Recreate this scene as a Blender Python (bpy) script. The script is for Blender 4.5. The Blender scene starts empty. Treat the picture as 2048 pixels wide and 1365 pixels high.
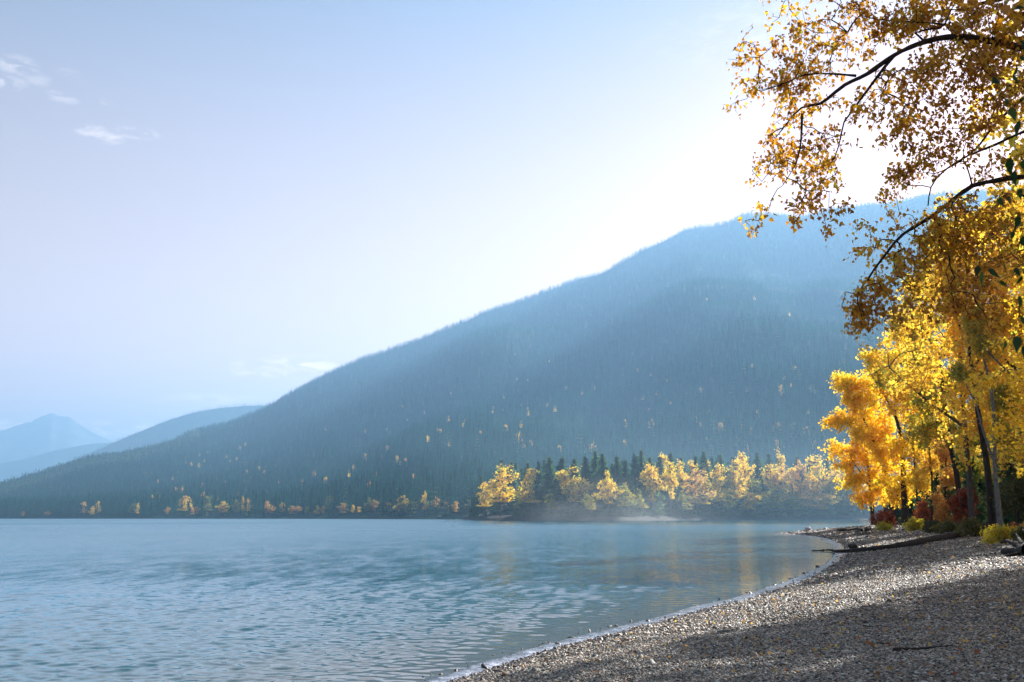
import bpy, math, random
import numpy as np
from mathutils import Matrix, Vector, Euler

# ------------------------------------------------------------------ camera, sky, sun, exposure
W_PX, H_PX, F_PX = 2048.0, 1365.0, 1991.0
CAM = np.array([0.0, 0.0, 2.0])
PITCH = math.radians(9.98)
ROLL = math.radians(-0.14)
SUN_AZ, SUN_EL = math.radians(41.0), math.radians(27.0)
EXPOSURE = 1.93
SUN_STRENGTH = 5.0
SKY_STRENGTH = 0.078
HAZE_DENSITY = 0.00018

scene = bpy.context.scene
COL = scene.collection
cam_data = bpy.data.cameras.new('camera')
cam_data.sensor_width = 36.0
cam_data.lens = 36.0 * F_PX / W_PX
cam_data.clip_start = 0.05
cam_data.clip_end = 60000
cam_data.dof.use_dof = True
cam_data.dof.focus_distance = 14.0
cam_data.dof.aperture_fstop = 3.5
cam = bpy.data.objects.new('camera', cam_data)
COL.objects.link(cam)
R_CAM = Matrix.Rotation(math.pi / 2 + PITCH, 4, 'X') @ Matrix.Rotation(ROLL, 4, 'Z')
cam.matrix_world = Matrix.Translation(Vector(CAM)) @ R_CAM
scene.camera = cam
R3 = np.array(R_CAM.to_3x3())

SUN_DIR = np.array([math.sin(SUN_AZ) * math.cos(SUN_EL), math.cos(SUN_AZ) * math.cos(SUN_EL), math.sin(SUN_EL)])
world = bpy.data.worlds.new('World')
scene.world = world
world.use_nodes = True
wn, wl = world.node_tree.nodes, world.node_tree.links
wn.clear()
w_out = wn.new('ShaderNodeOutputWorld')
w_bg = wn.new('ShaderNodeBackground')
w_bg.inputs['Strength'].default_value = SKY_STRENGTH
w_sky = wn.new('ShaderNodeTexSky')
w_sky.sky_type = 'NISHITA'
w_sky.sun_disc = False
w_sky.sun_elevation = SUN_EL
w_sky.sun_rotation = SUN_AZ
w_sky.altitude = 900
w_sky.air_density = 1.0
w_sky.dust_density = 2.2
w_sky.ozone_density = 1.6
w_gam = wn.new('ShaderNodeGamma'); w_gam.inputs['Gamma'].default_value = 0.72   # the photograph's soft shoulder
wl.new(w_sky.outputs[0], w_gam.inputs['Color'])
wl.new(w_bg.outputs[0], w_out.inputs['Surface'])

sun_data = bpy.data.lights.new('sun', 'SUN')
sun_data.energy = SUN_STRENGTH
sun_data.angle = math.radians(0.55)
sun_data.color = (1.0, 0.95, 0.89)
sun = bpy.data.objects.new('sun', sun_data)
COL.objects.link(sun)
sun.location = (60, 60, 60)
sun.rotation_euler = Vector(-SUN_DIR).to_track_quat('-Z', 'Y').to_euler()

vs = scene.view_settings
scene.display_settings.display_device = 'sRGB'
vs.view_transform = 'Standard'
vs.look = 'None'
vs.exposure = EXPOSURE
vs.gamma = 1.0
vs.use_curve_mapping = False
scene.render.engine = 'CYCLES'
cy = scene.cycles
cy.use_denoising = True
cy.max_bounces = 7
cy.diffuse_bounces = 3
cy.glossy_bounces = 3
cy.transmission_bounces = 4
cy.transparent_max_bounces = 8
cy.volume_bounces = 0
cy.sample_clamp_indirect = 6
cy.volume_step_rate = 1.0
cy.volume_max_steps = 128


# ------------------------------------------------------------------ geometry of the view
def ray(px, py):
    v = np.array([px - W_PX / 2, -(py - H_PX / 2), -F_PX])
    d = R3 @ v
    return d / np.linalg.norm(d)


def at(px, py, depth):
    """world point seen at that place of the photograph, `depth` metres ahead (world Y)"""
    d = ray(px, py)
    return CAM + d * (depth / d[1])


def on_plane(px, py, z=0.0):
    d = ray(px, py)
    return CAM + d * ((z - CAM[2]) / d[2])


def horizon_py(px):
    lo, hi = 900.0, 1200.0
    for _ in range(40):
        m = (lo + hi) / 2
        if ray(px, m)[2] > 0:
            lo = m
        else:
            hi = m
    return (lo + hi) / 2


# clouds of the sky: small wisps placed by direction, noise broken
def vm(op, a, b=None, nt=None):
    n = nt.nodes.new('ShaderNodeVectorMath'); n.operation = op
    for i, s in enumerate((a, b)):
        if s is None: continue
        if hasattr(s, 'links'): nt.links.new(s, n.inputs[i])
        else: n.inputs[i].default_value = s
    return n


def mth(op, a, b=0.0, nt=None, clamp=False):
    n = nt.nodes.new('ShaderNodeMath'); n.operation = op; n.use_clamp = clamp
    for i, s in enumerate((a, b)):
        if hasattr(s, 'links'): nt.links.new(s, n.inputs[i])
        else: n.inputs[i].default_value = s
    return n.outputs[0]


def build_clouds():
    nt = world.node_tree
    geo = wn.new('ShaderNodeTexCoord')
    D = geo.outputs['Generated']
    n1 = wn.new('ShaderNodeTexNoise'); n1.inputs['Scale'].default_value = 42; n1.inputs['Detail'].default_value = 8
    n1.inputs['Roughness'].default_value = 0.6
    mp = wn.new('ShaderNodeMapping'); mp.inputs['Scale'].default_value = (1, 1, 3.2); n1.inputs['Distortion'].default_value = 0.5
    wl.new(D, mp.inputs['Vector']); wl.new(mp.outputs[0], n1.inputs['Vector'])
    total = None
    # px, py, half width, half height, thickness
    for (cx, cy_, hw, hh, dens) in [(34, 130, 40, 20, .8), (14, 166, 40, 16, 1.0), (75, 160, 26, 14, .45), (130, 194, 40, 14, .55), (208, 205, 16, 8, .7),
                             (185, 262, 34, 14, 1.0), (215, 275, 34, 14, .9), (272, 266, 46, 14, 1.0), (138, 146, 26, 8, .35),
                             (520, 738, 70, 22, 1.6), (600, 735, 90, 30, 2.2), (680, 742, 60, 24, 1.6), (240, 860, 90, 22, 5.0), (10, 852, 70, 14, 4.5),
                             (430, 798, 130, 12, 1.2), (1530, 60, 260, 70, .2)]:
        c = Vector(ray(cx, cy_))
        rt = Vector((c.y, -c.x, 0)).normalized(); up = rt.cross(c).normalized()
        dx = vm('DOT_PRODUCT', D, tuple(rt), nt).outputs['Value']
        dy = vm('DOT_PRODUCT', D, tuple(up), nt).outputs['Value']
        dz = vm('DOT_PRODUCT', D, tuple(c), nt).outputs['Value']
        ex = mth('MULTIPLY', dx, F_PX / hw, nt); ey = mth('MULTIPLY', dy, F_PX / hh, nt)
        r2 = mth('ADD', mth('MULTIPLY', ex, ex, nt), mth('MULTIPLY', ey, ey, nt), nt)
        m = mth('SUBTRACT', 1.0, r2, nt, True)
        front = mth('GREATER_THAN', dz, 0.0, nt)
        m = mth('MULTIPLY', mth('MULTIPLY', m, front, nt), dens, nt)
        total = m if total is None else mth('MAXIMUM', total, m, nt)
    nz = mth('SUBTRACT', n1.outputs['Fac'], 0.5, nt)
    nz = mth('MULTIPLY', nz, 7.0, nt)
    lump = mth('ADD', nz, 0.25, nt, True)
    f = mth('MULTIPLY', mth('MULTIPLY', total, lump, nt), 1.0, nt)
    mix = wn.new('ShaderNodeMix'); mix.data_type = 'RGBA'; mix.blend_type = 'ADD'; mix.clamp_factor = False; mix.inputs[7].default_value = (2.3, 1.9, 1.5, 1)
    wl.new(f, mix.inputs[0]); sep = wn.new('ShaderNodeSeparateXYZ'); wl.new(D, sep.inputs[0])
    tr_ = wn.new('ShaderNodeValToRGB'); wl.new(sep.outputs[2], tr_.inputs[0])
    tr_.color_ramp.elements[0].position = 0.0; tr_.color_ramp.elements[0].color = (2.8, 0.95, 0.36, 1)
    e_ = tr_.color_ramp.elements.new(0.2); e_.color = (1.75, 0.76, 0.38, 1)
    tr_.color_ramp.elements[2].position = 0.55; tr_.color_ramp.elements[2].color = (0.185, 0.245, 0.31, 1)
    tm = wn.new('ShaderNodeMix'); tm.data_type = 'RGBA'; tm.blend_type = 'MULTIPLY'; tm.inputs[0].default_value = 1.0
    wl.new(w_gam.outputs[0], tm.inputs[6]); wl.new(tr_.outputs[0], tm.inputs[7])
    up_ = vm('SCALE', tm.outputs[2], None, nt); up_.inputs['Scale'].default_value = 1.35
    wl.new(up_.outputs[0], mix.inputs[6])
    wl.new(mix.outputs[2], w_bg.inputs['Color'])


build_clouds()

# ------------------------------------------------------------------ helpers
rng = np.random.default_rng(7)
random.seed(7)


def tag(o, label=None, cat=None, group=None, kind=None):
    if label: o['label'] = label
    if cat: o['category'] = cat
    if group: o['group'] = group
    if kind: o['kind'] = kind
    return o


def empty(name, loc, rz=0.0):
    o = bpy.data.objects.new(name, None); COL.objects.link(o)
    o.empty_display_size = 0.3
    o.location = tuple(float(v) for v in loc); o.rotation_euler = (0, 0, rz)
    return o


def mesh_from(name, V, loops, starts, mats, mat_idx=None, smooth=True, tint=None):
    me = bpy.data.meshes.new(name)
    V = np.asarray(V, dtype=np.float32); loops = np.asarray(loops, dtype=np.int32); starts = np.asarray(starts, dtype=np.int32)
    me.vertices.add(len(V)); me.vertices.foreach_set('co', V.ravel())
    me.loops.add(len(loops)); me.loops.foreach_set('vertex_index', loops)
    me.polygons.add(len(starts)); me.polygons.foreach_set('loop_start', starts)
    if mat_idx is not None:
        me.polygons.foreach_set('material_index', np.asarray(mat_idx, dtype=np.int32))
    me.polygons.foreach_set('use_smooth', np.full(len(starts), smooth, dtype=bool))
    if tint is not None:
        a = me.attributes.new('tint', 'FLOAT', 'FACE'); a.data.foreach_set('value', np.asarray(tint, dtype=np.float32))
    for m in (mats if isinstance(mats, (list, tuple)) else [mats]):
        me.materials.append(m)
    me.update(calc_edges=True); me.validate(verbose=False)
    return me


def quad_mesh(name, V, Q, mats, **kw):
    Q = np.asarray(Q); n = Q.shape[1]
    return mesh_from(name, V, Q.ravel(), np.arange(0, len(Q) * n, n), mats, **kw)


def link(name, me, parent=None, loc=None):
    o = bpy.data.objects.new(name, me); COL.objects.link(o)
    if parent: o.parent = parent
    if loc is not None: o.location = tuple(float(v) for v in loc)
    return o


def grid_faces(nr, nc, wrap=False):
    i, j = np.meshgrid(np.arange(nr - 1), np.arange(nc if wrap else nc - 1), indexing='ij')
    j2 = (j + 1) % nc
    return np.stack([i * nc + j, i * nc + j2, (i + 1) * nc + j2, (i + 1) * nc + j], -1).reshape(-1, 4)


def hash2(ix, iy, seed):
    h = (ix.astype(np.int64) * 374761393 + iy.astype(np.int64) * 668265263 + seed * 974711) & 0xffffffff
    h = ((h ^ (h >> 13)) * 1274126177) & 0xffffffff
    return ((h ^ (h >> 16)) & 0xffff) / 65535.0


def vnoise(x, y, seed=0):
    ix, iy = np.floor(x), np.floor(y)
    fx, fy = x - ix, y - iy
    fx = fx * fx * (3 - 2 * fx); fy = fy * fy * (3 - 2 * fy)
    a, b = hash2(ix, iy, seed), hash2(ix + 1, iy, seed)
    c, d = hash2(ix, iy + 1, seed), hash2(ix + 1, iy + 1, seed)
    return (a * (1 - fx) + b * fx) * (1 - fy) + (c * (1 - fx) + d * fx) * fy


def fbm(x, y, oct=4, seed=0, gain=0.5):
    s, a, t = 0.0, 1.0, 0.0
    for k in range(oct):
        s = s + a * (vnoise(x, y, seed + k * 17) * 2 - 1); t += a
        a *= gain; x = x * 2.03 + 11.3; y = y * 2.03 - 7.1
    return s / t


# ------------------------------------------------------------------ materials
def new_mat(name):
    m = bpy.data.materials.new(name); m.use_nodes = True
    nt = m.node_tree; nt.nodes.clear()
    out = nt.nodes.new('ShaderNodeOutputMaterial')
    return m, nt, out


def ramp(nt, fac, stops, interp='LINEAR'):
    r = nt.nodes.new('ShaderNodeValToRGB'); cr = r.color_ramp; cr.interpolation = interp
    while len(cr.elements) < len(stops): cr.elements.new(0.5)
    for e, (p, c) in zip(cr.elements, stops):
        e.position = p; e.color = (*c, 1)
    nt.links.new(fac, r.inputs[0])
    return r.outputs[0]


def noise(nt, scale, detail=4, rough=0.55, vec=None, dist=0.0):
    n = nt.nodes.new('ShaderNodeTexNoise')
    n.inputs['Scale'].default_value = scale; n.inputs['Detail'].default_value = detail
    n.inputs['Roughness'].default_value = rough; n.inputs['Distortion'].default_value = dist
    if vec is not None: nt.links.new(vec, n.inputs['Vector'])
    return n


def texco(nt, which='Object'):
    return nt.nodes.new('ShaderNodeTexCoord').outputs[which]


def mapping(nt, vec, scale=(1, 1, 1), rot=(0, 0, 0)):
    m = nt.nodes.new('ShaderNodeMapping'); m.inputs['Scale'].default_value = scale; m.inputs['Rotation'].default_value = rot
    nt.links.new(vec, m.inputs['Vector']); return m.outputs[0]


def principled(nt, out, color, rough=0.8, spec=0.3, bump=None, bdist=0.01, bstr=0.6):
    b = nt.nodes.new('ShaderNodeBsdfPrincipled')
    if hasattr(color, 'links'): nt.links.new(color, b.inputs['Base Color'])
    else: b.inputs['Base Color'].default_value = (*color, 1)
    if hasattr(rough, 'links'): nt.links.new(rough, b.inputs['Roughness'])
    else: b.inputs['Roughness'].default_value = rough
    b.inputs['Specular IOR Level'].default_value = spec
    if bump is not None:
        bp = nt.nodes.new('ShaderNodeBump'); bp.inputs['Distance'].default_value = bdist; bp.inputs['Strength'].default_value = bstr
        nt.links.new(bump, bp.inputs['Height']); nt.links.new(bp.outputs[0], b.inputs['Normal'])
    nt.links.new(b.outputs[0], out.inputs['Surface'])
    return b


def leaf_mat(name, stops, trans=0.55, boost=1.35, gloss=0.06, use='tint'):
    """thin leaf: diffuse both sides plus light coming through; tint is the leaf's own colour"""
    m, nt, out = new_mat(name)
    if use == 'tint':
        a = nt.nodes.new('ShaderNodeAttribute'); a.attribute_name = 'tint'; fac = a.outputs['Fac']
    else:
        fac = nt.nodes.new('ShaderNodeObjectInfo').outputs['Random']
    c = ramp(nt, fac, stops)
    d = nt.nodes.new('ShaderNodeBsdfDiffuse'); nt.links.new(c, d.inputs[0])
    t = nt.nodes.new('ShaderNodeBsdfTranslucent')
    mul = nt.nodes.new('ShaderNodeMix'); mul.data_type = 'RGBA'; mul.blend_type = 'MULTIPLY'; mul.inputs[0].default_value = 1
    nt.links.new(c, mul.inputs[6]); mul.inputs[7].default_value = (boost, boost, boost * 0.8, 1)
    nt.links.new(mul.outputs[2], t.inputs[0])
    mx = nt.nodes.new('ShaderNodeMixShader'); mx.inputs[0].default_value = trans
    nt.links.new(d.outputs[0], mx.inputs[1]); nt.links.new(t.outputs[0], mx.inputs[2])
    g = nt.nodes.new('ShaderNodeBsdfGlossy'); g.inputs['Roughness'].default_value = 0.45
    m2 = nt.nodes.new('ShaderNodeMixShader'); m2.inputs[0].default_value = gloss
    nt.links.new(mx.outputs[0], m2.inputs[1]); nt.links.new(g.outputs[0], m2.inputs[2])
    nt.links.new(m2.outputs[0], out.inputs['Surface'])
    return m


def bark_mat(name, c1, c2, scale=9.0):
    m, nt, out = new_mat(name)
    v = mapping(nt, texco(nt), (1, 1, 0.28))
    n = noise(nt, scale, 8, 0.65, v)
    c = ramp(nt, n.outputs['Fac'], [(0.3, c1), (0.65, c2)])
    principled(nt, out, c, 0.9, 0.2, n.outputs['Fac'], 0.03, 0.8)
    return m


GOLD = [(0.0, (0.54, 0.26, 0.02)), (0.3, (0.78, 0.46, 0.04)), (0.6, (0.88, 0.60, 0.06)), (0.85, (0.88, 0.68, 0.10)), (1.0, (0.45, 0.46, 0.06))]
NEARGOLD = [(0.0, (0.30, 0.11, 0.012)), (0.3, (0.56, 0.25, 0.014)), (0.6, (0.74, 0.39, 0.018)), (0.88, (0.84, 0.58, 0.03)), (1.0, (0.36, 0.34, 0.04))]
YELLOW = [(0.0, (0.62, 0.30, 0.015)), (0.25, (0.82, 0.49, 0.020)), (0.6, (0.90, 0.62, 0.035)), (0.85, (0.90, 0.70, 0.06)), (1.0, (0.40, 0.46, 0.04))]
OLIVE = [(0.0, (0.10, 0.13, 0.02)), (0.4, (0.22, 0.26, 0.03)), (0.7, (0.48, 0.42, 0.04)), (1.0, (0.80, 0.52, 0.05))]
ORANGE = [(0.0, (0.54, 0.26, 0.06)), (0.5, (0.78, 0.45, 0.11)), (1.0, (0.88, 0.62, 0.18))]
FARGREEN = [(0.0, (0.10, 0.14, 0.03)), (0.5, (0.20, 0.24, 0.05)), (1.0, (0.46, 0.38, 0.08))]
BUSHY = [(0.0, (0.25, 0.28, 0.02)), (0.4, (0.60, 0.52, 0.03)), (0.8, (0.86, 0.68, 0.04)), (1.0, (0.8, 0.36, 0.03))]
REDDISH = [(0.0, (0.18, 0.03, 0.015)), (0.5, (0.40, 0.09, 0.02)), (1.0, (0.62, 0.22, 0.04))]
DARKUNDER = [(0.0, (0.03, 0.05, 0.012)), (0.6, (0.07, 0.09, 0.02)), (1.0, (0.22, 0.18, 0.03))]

M = {}
M['near_leaf'] = leaf_mat('near_leaf', NEARGOLD, 0.66, 1.2)
M['yellow_leaf'] = leaf_mat('yellow_leaf', YELLOW, 0.6, 1.4)
M['gold_leaf'] = leaf_mat('gold_leaf', GOLD, 0.55, 1.4)
M['olive_leaf'] = leaf_mat('olive_leaf', OLIVE, 0.55, 1.3)
M['orange_leaf'] = leaf_mat('orange_leaf', ORANGE, 0.5, 1.3)
M['far_green_leaf'] = leaf_mat('far_green_leaf', FARGREEN, 0.5, 1.3)
M['bush_leaf'] = leaf_mat('bush_leaf', BUSHY, 0.5, 1.3)
M['red_leaf'] = leaf_mat('red_leaf', REDDISH, 0.5, 1.3)
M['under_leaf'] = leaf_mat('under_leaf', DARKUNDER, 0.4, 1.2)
M['green_leaf'] = leaf_mat('green_leaf', [(0, (0.015, 0.045, 0.015)), (0.6, (0.03, 0.08, 0.02)), (1, (0.08, 0.14, 0.02))], 0.35, 1.2, 0.02, 'random')
M['single_leaf'] = leaf_mat('single_leaf', NEARGOLD, 0.55, 1.35, 0.06, 'random')
M['fallen_leaf'] = leaf_mat('fallen_leaf', [(0, (0.30, 0.07, 0.02)), (0.4, (0.55, 0.19, 0.02)), (0.75, (0.70, 0.36, 0.03)), (1, (0.50, 0.36, 0.12))], 0.25, 1.2, 0.08, 'random')
M['bark_dark'] = bark_mat('bark_dark', (0.022, 0.017, 0.014), (0.07, 0.055, 0.045))
M['bark_grey'] = bark_mat('bark_grey', (0.05, 0.045, 0.04), (0.16, 0.145, 0.13))
M['bark_pale'] = bark_mat('bark_pale', (0.10, 0.10, 0.10), (0.27, 0.27, 0.265), 14)
M['driftwood'] = bark_mat('driftwood', (0.018, 0.014, 0.011), (0.06, 0.047, 0.038), 6)
M['bleached_wood'] = bark_mat('bleached_wood', (0.42, 0.38, 0.32), (0.66, 0.62, 0.55), 8)


def needle_mat(name, dark, light, glow=None):
    m, nt, out = new_mat(name)
    rnd = nt.nodes.new('ShaderNodeObjectInfo').outputs['Random']
    c = ramp(nt, rnd, [(0.0, dark), (1.0, light)])
    n = noise(nt, 1.5, 3, 0.6, texco(nt))
    mx = nt.nodes.new('ShaderNodeMix'); mx.data_type = 'RGBA'; mx.blend_type = 'MULTIPLY'; mx.inputs[0].default_value = 0.6
    nt.links.new(c, mx.inputs[6]); nt.links.new(ramp(nt, n.outputs['Fac'], [(0.3, (0.55, 0.55, 0.55)), (0.7, (1.3, 1.3, 1.2))]), mx.inputs[7])
    d = nt.nodes.new('ShaderNodeBsdfDiffuse'); nt.links.new(mx.outputs[2], d.inputs[0])
    t = nt.nodes.new('ShaderNodeBsdfTranslucent'); nt.links.new(mx.outputs[2], t.inputs[0])
    s = nt.nodes.new('ShaderNodeMixShader'); s.inputs[0].default_value = 0.5
    nt.links.new(d.outputs[0], s.inputs[1]); nt.links.new(t.outputs[0], s.inputs[2])
    nt.links.new(s.outputs[0], out.inputs['Surface'])
    return m


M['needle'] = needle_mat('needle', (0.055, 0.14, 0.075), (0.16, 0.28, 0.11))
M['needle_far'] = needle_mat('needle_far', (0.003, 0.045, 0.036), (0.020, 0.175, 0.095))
M['needle_sunlit'] = needle_mat('needle_sunlit', (0.10, 0.20, 0.05), (0.34, 0.36, 0.09))  # sunlight put into the needle colour, for lit patches and the ridge edge
M['gold_far'] = needle_mat('gold_far', (0.62, 0.28, 0.06), (0.80, 0.50, 0.12))


def terrain_mat(name, c1, c2, scale, bdist=1.0):
    m, nt, out = new_mat(name)
    n = noise(nt, scale, 9, 0.65, texco(nt))
    c = ramp(nt, n.outputs['Fac'], [(0.35, c1), (0.65, c2)])
    principled(nt, out, c, 0.95, 0.1, n.outputs['Fac'], bdist, 0.7)
    return m


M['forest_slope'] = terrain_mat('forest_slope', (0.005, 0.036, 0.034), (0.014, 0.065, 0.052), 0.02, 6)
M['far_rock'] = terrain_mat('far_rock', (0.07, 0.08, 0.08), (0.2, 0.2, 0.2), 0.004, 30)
M['forest_floor'] = terrain_mat('forest_floor', (0.035, 0.022, 0.012), (0.15, 0.085, 0.03), 3.0, 0.05)
M['far_bank'] = terrain_mat('far_bank', (0.03, 0.03, 0.028), (0.07, 0.065, 0.06), 0.4, 0.2)


def beach_mat():
    m, nt, out = new_mat('beach_gravel')
    co = texco(nt)
    v = nt.nodes.new('ShaderNodeTexVoronoi'); v.inputs['Scale'].default_value = 26; nt.links.new(co, v.inputs['Vector'])
    v2 = nt.nodes.new('ShaderNodeTexVoronoi'); v2.inputs['Scale'].default_value = 9; nt.links.new(co, v2.inputs['Vector'])
    big = noise(nt, 0.25, 4, 0.6, co)
    sp = nt.nodes.new('ShaderNodeSeparateColor'); nt.links.new(v.outputs['Color'], sp.inputs[0])
    c = ramp(nt, sp.outputs[0], [(0.0, (0.035, 0.036, 0.034)), (0.5, (0.11, 0.10, 0.088)), (0.85, (0.23, 0.20, 0.17)), (1.0, (0.42, 0.39, 0.34))])
    mx = nt.nodes.new('ShaderNodeMix'); mx.data_type = 'RGBA'; mx.blend_type = 'MULTIPLY'; mx.inputs[0].default_value = 0.7
    nt.links.new(c, mx.inputs[6]); nt.links.new(ramp(nt, big.outputs['Fac'], [(0.35, (0.6, 0.6, 0.62)), (0.65, (1.2, 1.15, 1.05))]), mx.inputs[7])
    hsum = mth('ADD', v.outputs['Distance'], mth('MULTIPLY', v2.outputs['Distance'], 1.5, nt), nt)
    hh = mth('MULTIPLY', hsum, -1.0, nt)
    principled(nt, out, mx.outputs[2], 0.65, 0.35, hh, 0.05, 1.0)
    return m


M['beach'] = beach_mat()


def pebble_mat():
    m, nt, out = new_mat('pebble')
    rnd = nt.nodes.new('ShaderNodeObjectInfo').outputs['Random']
    c = ramp(nt, rnd, [(0.0, (0.030, 0.030, 0.028)), (0.3, (0.13, 0.108, 0.08)), (0.58, (0.32, 0.265, 0.19)), (0.74, (0.36, 0.225, 0.14)), (0.9, (0.52, 0.44, 0.33)), (1.0, (0.66, 0.62, 0.54))])
    wet = nt.nodes.new('ShaderNodeNewGeometry'); sp_ = nt.nodes.new('ShaderNodeSeparateXYZ'); nt.links.new(wet.outputs['Position'], sp_.inputs[0])
    wf = ramp(nt, sp_.outputs[2], [(0.035, (0.38, 0.38, 0.42)), (0.09, (1, 1, 1))])
    wm = nt.nodes.new('ShaderNodeMix'); wm.data_type = 'RGBA'; wm.blend_type = 'MULTIPLY'; wm.inputs[0].default_value = 1
    nt.links.new(c, wm.inputs[6]); nt.links.new(wf, wm.inputs[7]); c = wm.outputs[2]
    r = ramp(nt, rnd, [(0, (0.42,) * 3), (0.5, (0.62,) * 3), (1, (0.5,) * 3)])
    principled(nt, out, c, r, 0.4)
    return m


M['pebble'] = pebble_mat()


def stone_mat(name, c1, c2):
    m, nt, out = new_mat(name)
    n = noise(nt, 7, 6, 0.6, texco(nt))
    principled(nt, out, ramp(nt, n.outputs['Fac'], [(0.3, c1), (0.7, c2)]), 0.7, 0.4, n.outputs['Fac'], 0.02, 0.5)
    return m


M['white_stone'] = stone_mat('white_stone', (0.45, 0.45, 0.43), (0.72, 0.71, 0.68))
M['pale_rock'] = stone_mat('pale_rock', (0.30, 0.33, 0.36), (0.55, 0.58, 0.60))
M['grey_stone'] = stone_mat('grey_stone', (0.10, 0.11, 0.12), (0.26, 0.27, 0.28))
M['white_paint'] = stone_mat('white_paint', (0.7, 0.7, 0.7), (0.8, 0.8, 0.8))
M['dark_rubber'] = stone_mat('dark_keel', (0.05, 0.05, 0.06), (0.1, 0.1, 0.1))


def water_mat():
    m, nt, out = new_mat('lake_water')
    co = texco(nt)
    geo = nt.nodes.new('ShaderNodeNewGeometry')
    a = nt.nodes.new('ShaderNodeAttribute'); a.attribute_name = 'shore'
    b = nt.nodes.new('ShaderNodeAttribute'); b.attribute_name = 'rough'
    c = nt.nodes.new('ShaderNodeAttribute'); c.attribute_name = 'ripple'
    col = ramp(nt, a.outputs['Fac'], [(0.0, (0.10, 0.085, 0.055)), (0.10, (0.070, 0.085, 0.065)), (0.3, (0.022, 0.090, 0.105)), (1.0, (0.010, 0.110, 0.165))])
    n1 = noise(nt, 2.2, 3, 0.6, mapping(nt, co, (0.55, 1.6, 1), (0, 0, 0.12)))
    n2 = noise(nt, 9.0, 3, 0.6, mapping(nt, co, (0.5, 1.5, 1), (0, 0, -0.1)))
    n3 = noise(nt, 1.1, 3, 0.55, mapping(nt, co, (0.35, 1.5, 1), (0, 0, 0.05)))
    far_ = nt.nodes.new('ShaderNodeAttribute'); far_.attribute_name = 'far'
    h = mth('ADD', mth('MULTIPLY', n1.outputs['Fac'], 0.040, nt), mth('MULTIPLY', n2.outputs['Fac'], 0.003, nt), nt)
    h = mth('ADD', h, mth('MULTIPLY', mth('MULTIPLY', n3.outputs['Fac'], 0.03, nt), far_.outputs['Fac'], nt), nt)
    h = mth('MULTIPLY', mth('MULTIPLY', h, c.outputs['Fac'], nt), mth('ADD', mth('MULTIPLY', far_.outputs['Fac'], 0.85, nt), 0.15, nt), nt)
    # slopes too small to model one by one, as a normal field: gusts and chop
    def slope_field(sc, det, k):
        n_ = noise(nt, 1.0, det, 0.62, mapping(nt, co, sc, (0, 0, 0.06)))
        v_ = vm('SUBTRACT', n_.outputs['Color'], (0.5, 0.5, 0.5), nt)
        w_ = vm('MULTIPLY', v_.outputs[0], (k * 0.6, k, 0.0), nt)
        return w_.outputs[0]
    sf = vm('ADD', slope_field((1.0, 0.22, 1), 6, 0.50), slope_field((3.2, 1.1, 1), 3, 0.30), nt)
    wgt = mth('MULTIPLY', far_.outputs['Fac'], c.outputs['Fac'], nt)
    scl = nt.nodes.new('ShaderNodeVectorMath'); scl.operation = 'SCALE'; nt.links.new(sf.outputs[0], scl.inputs[0]); nt.links.new(wgt, scl.inputs['Scale'])
    bp = nt.nodes.new('ShaderNodeBump'); bp.inputs['Distance'].default_value = 1.0; bp.inputs['Strength'].default_value = 1.0; nt.links.new(h, bp.inputs['Height'])
    nadd = vm('NORMALIZE', vm('ADD', bp.outputs[0], scl.outputs[0], nt).outputs[0], None, nt)
    p = principled(nt, out, col, b.outputs['Fac'], 0.5)
    nt.links.new(nadd.outputs[0], p.inputs['Normal'])
    p.inputs['IOR'].default_value = 1.6
    return m


M['water'] = water_mat()


def foam_sheen_mat():
    m, nt, out = new_mat('shore_foam_sheen')
    co = texco(nt)
    n = noise(nt, 6, 6, 0.65, co, 0.6)
    n2 = noise(nt, 45, 3, 0.6, co)
    f = mth('MULTIPLY', n.outputs['Fac'], n2.outputs['Fac'], nt)
    c = ramp(nt, f, [(0.22, (0.10, 0.11, 0.125)), (0.30, (0.36, 0.38, 0.46)), (0.4, (0.78, 0.80, 0.86))])  # white foam, plus the sky's lavender reflection painted in as colour
    principled(nt, out, c, 0.22, 0.6, n.outputs['Fac'], 0.01, 0.4)
    return m


M['foam'] = foam_sheen_mat()

# ------------------------------------------------------------------ the near shore
wl_px = [(900, 1365), (985, 1338), (1100, 1300), (1180, 1280), (1260, 1258), (1330, 1240), (1400, 1221), (1465, 1205), (1520, 1190), (1575, 1172), (1620, 1155), (1655, 1140),
         (1680, 1124), (1690, 1112), (1693, 1103), (1688, 1093), (1672, 1083), (1645, 1075.5), (1610, 1071), (1580, 1069.5), (1556, 1068.5)]
WLP = [on_plane(x, y)[:2] for x, y in wl_px]
d0 = WLP[0] - WLP[2]; d0 /= np.linalg.norm(d0)
pre = [WLP[0] + d0 * s + np.array([-0.004, 0.0]) * s * s for s in (160, 80, 30, 10, 4)]
tip = WLP[-1]
post = [tip + np.array(v) for v in ((1.5, 3.5), (6, 9), (12, 17), (22, 28), (40, 45), (80, 80), (160, 150), (300, 240), (420, 300))]
WL = np.array(pre + WLP + post)


def smooth_poly(P, k=3):
    for _ in range(k):
        Q = [P[0]]
        for a_, b_ in zip(P[:-1], P[1:]):
            Q += [a_ * 0.75 + b_ * 0.25, a_ * 0.25 + b_ * 0.75]
        Q.append(P[-1]); P = np.array(Q)
    return P


WLs = smooth_poly(WL, 2)


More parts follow.
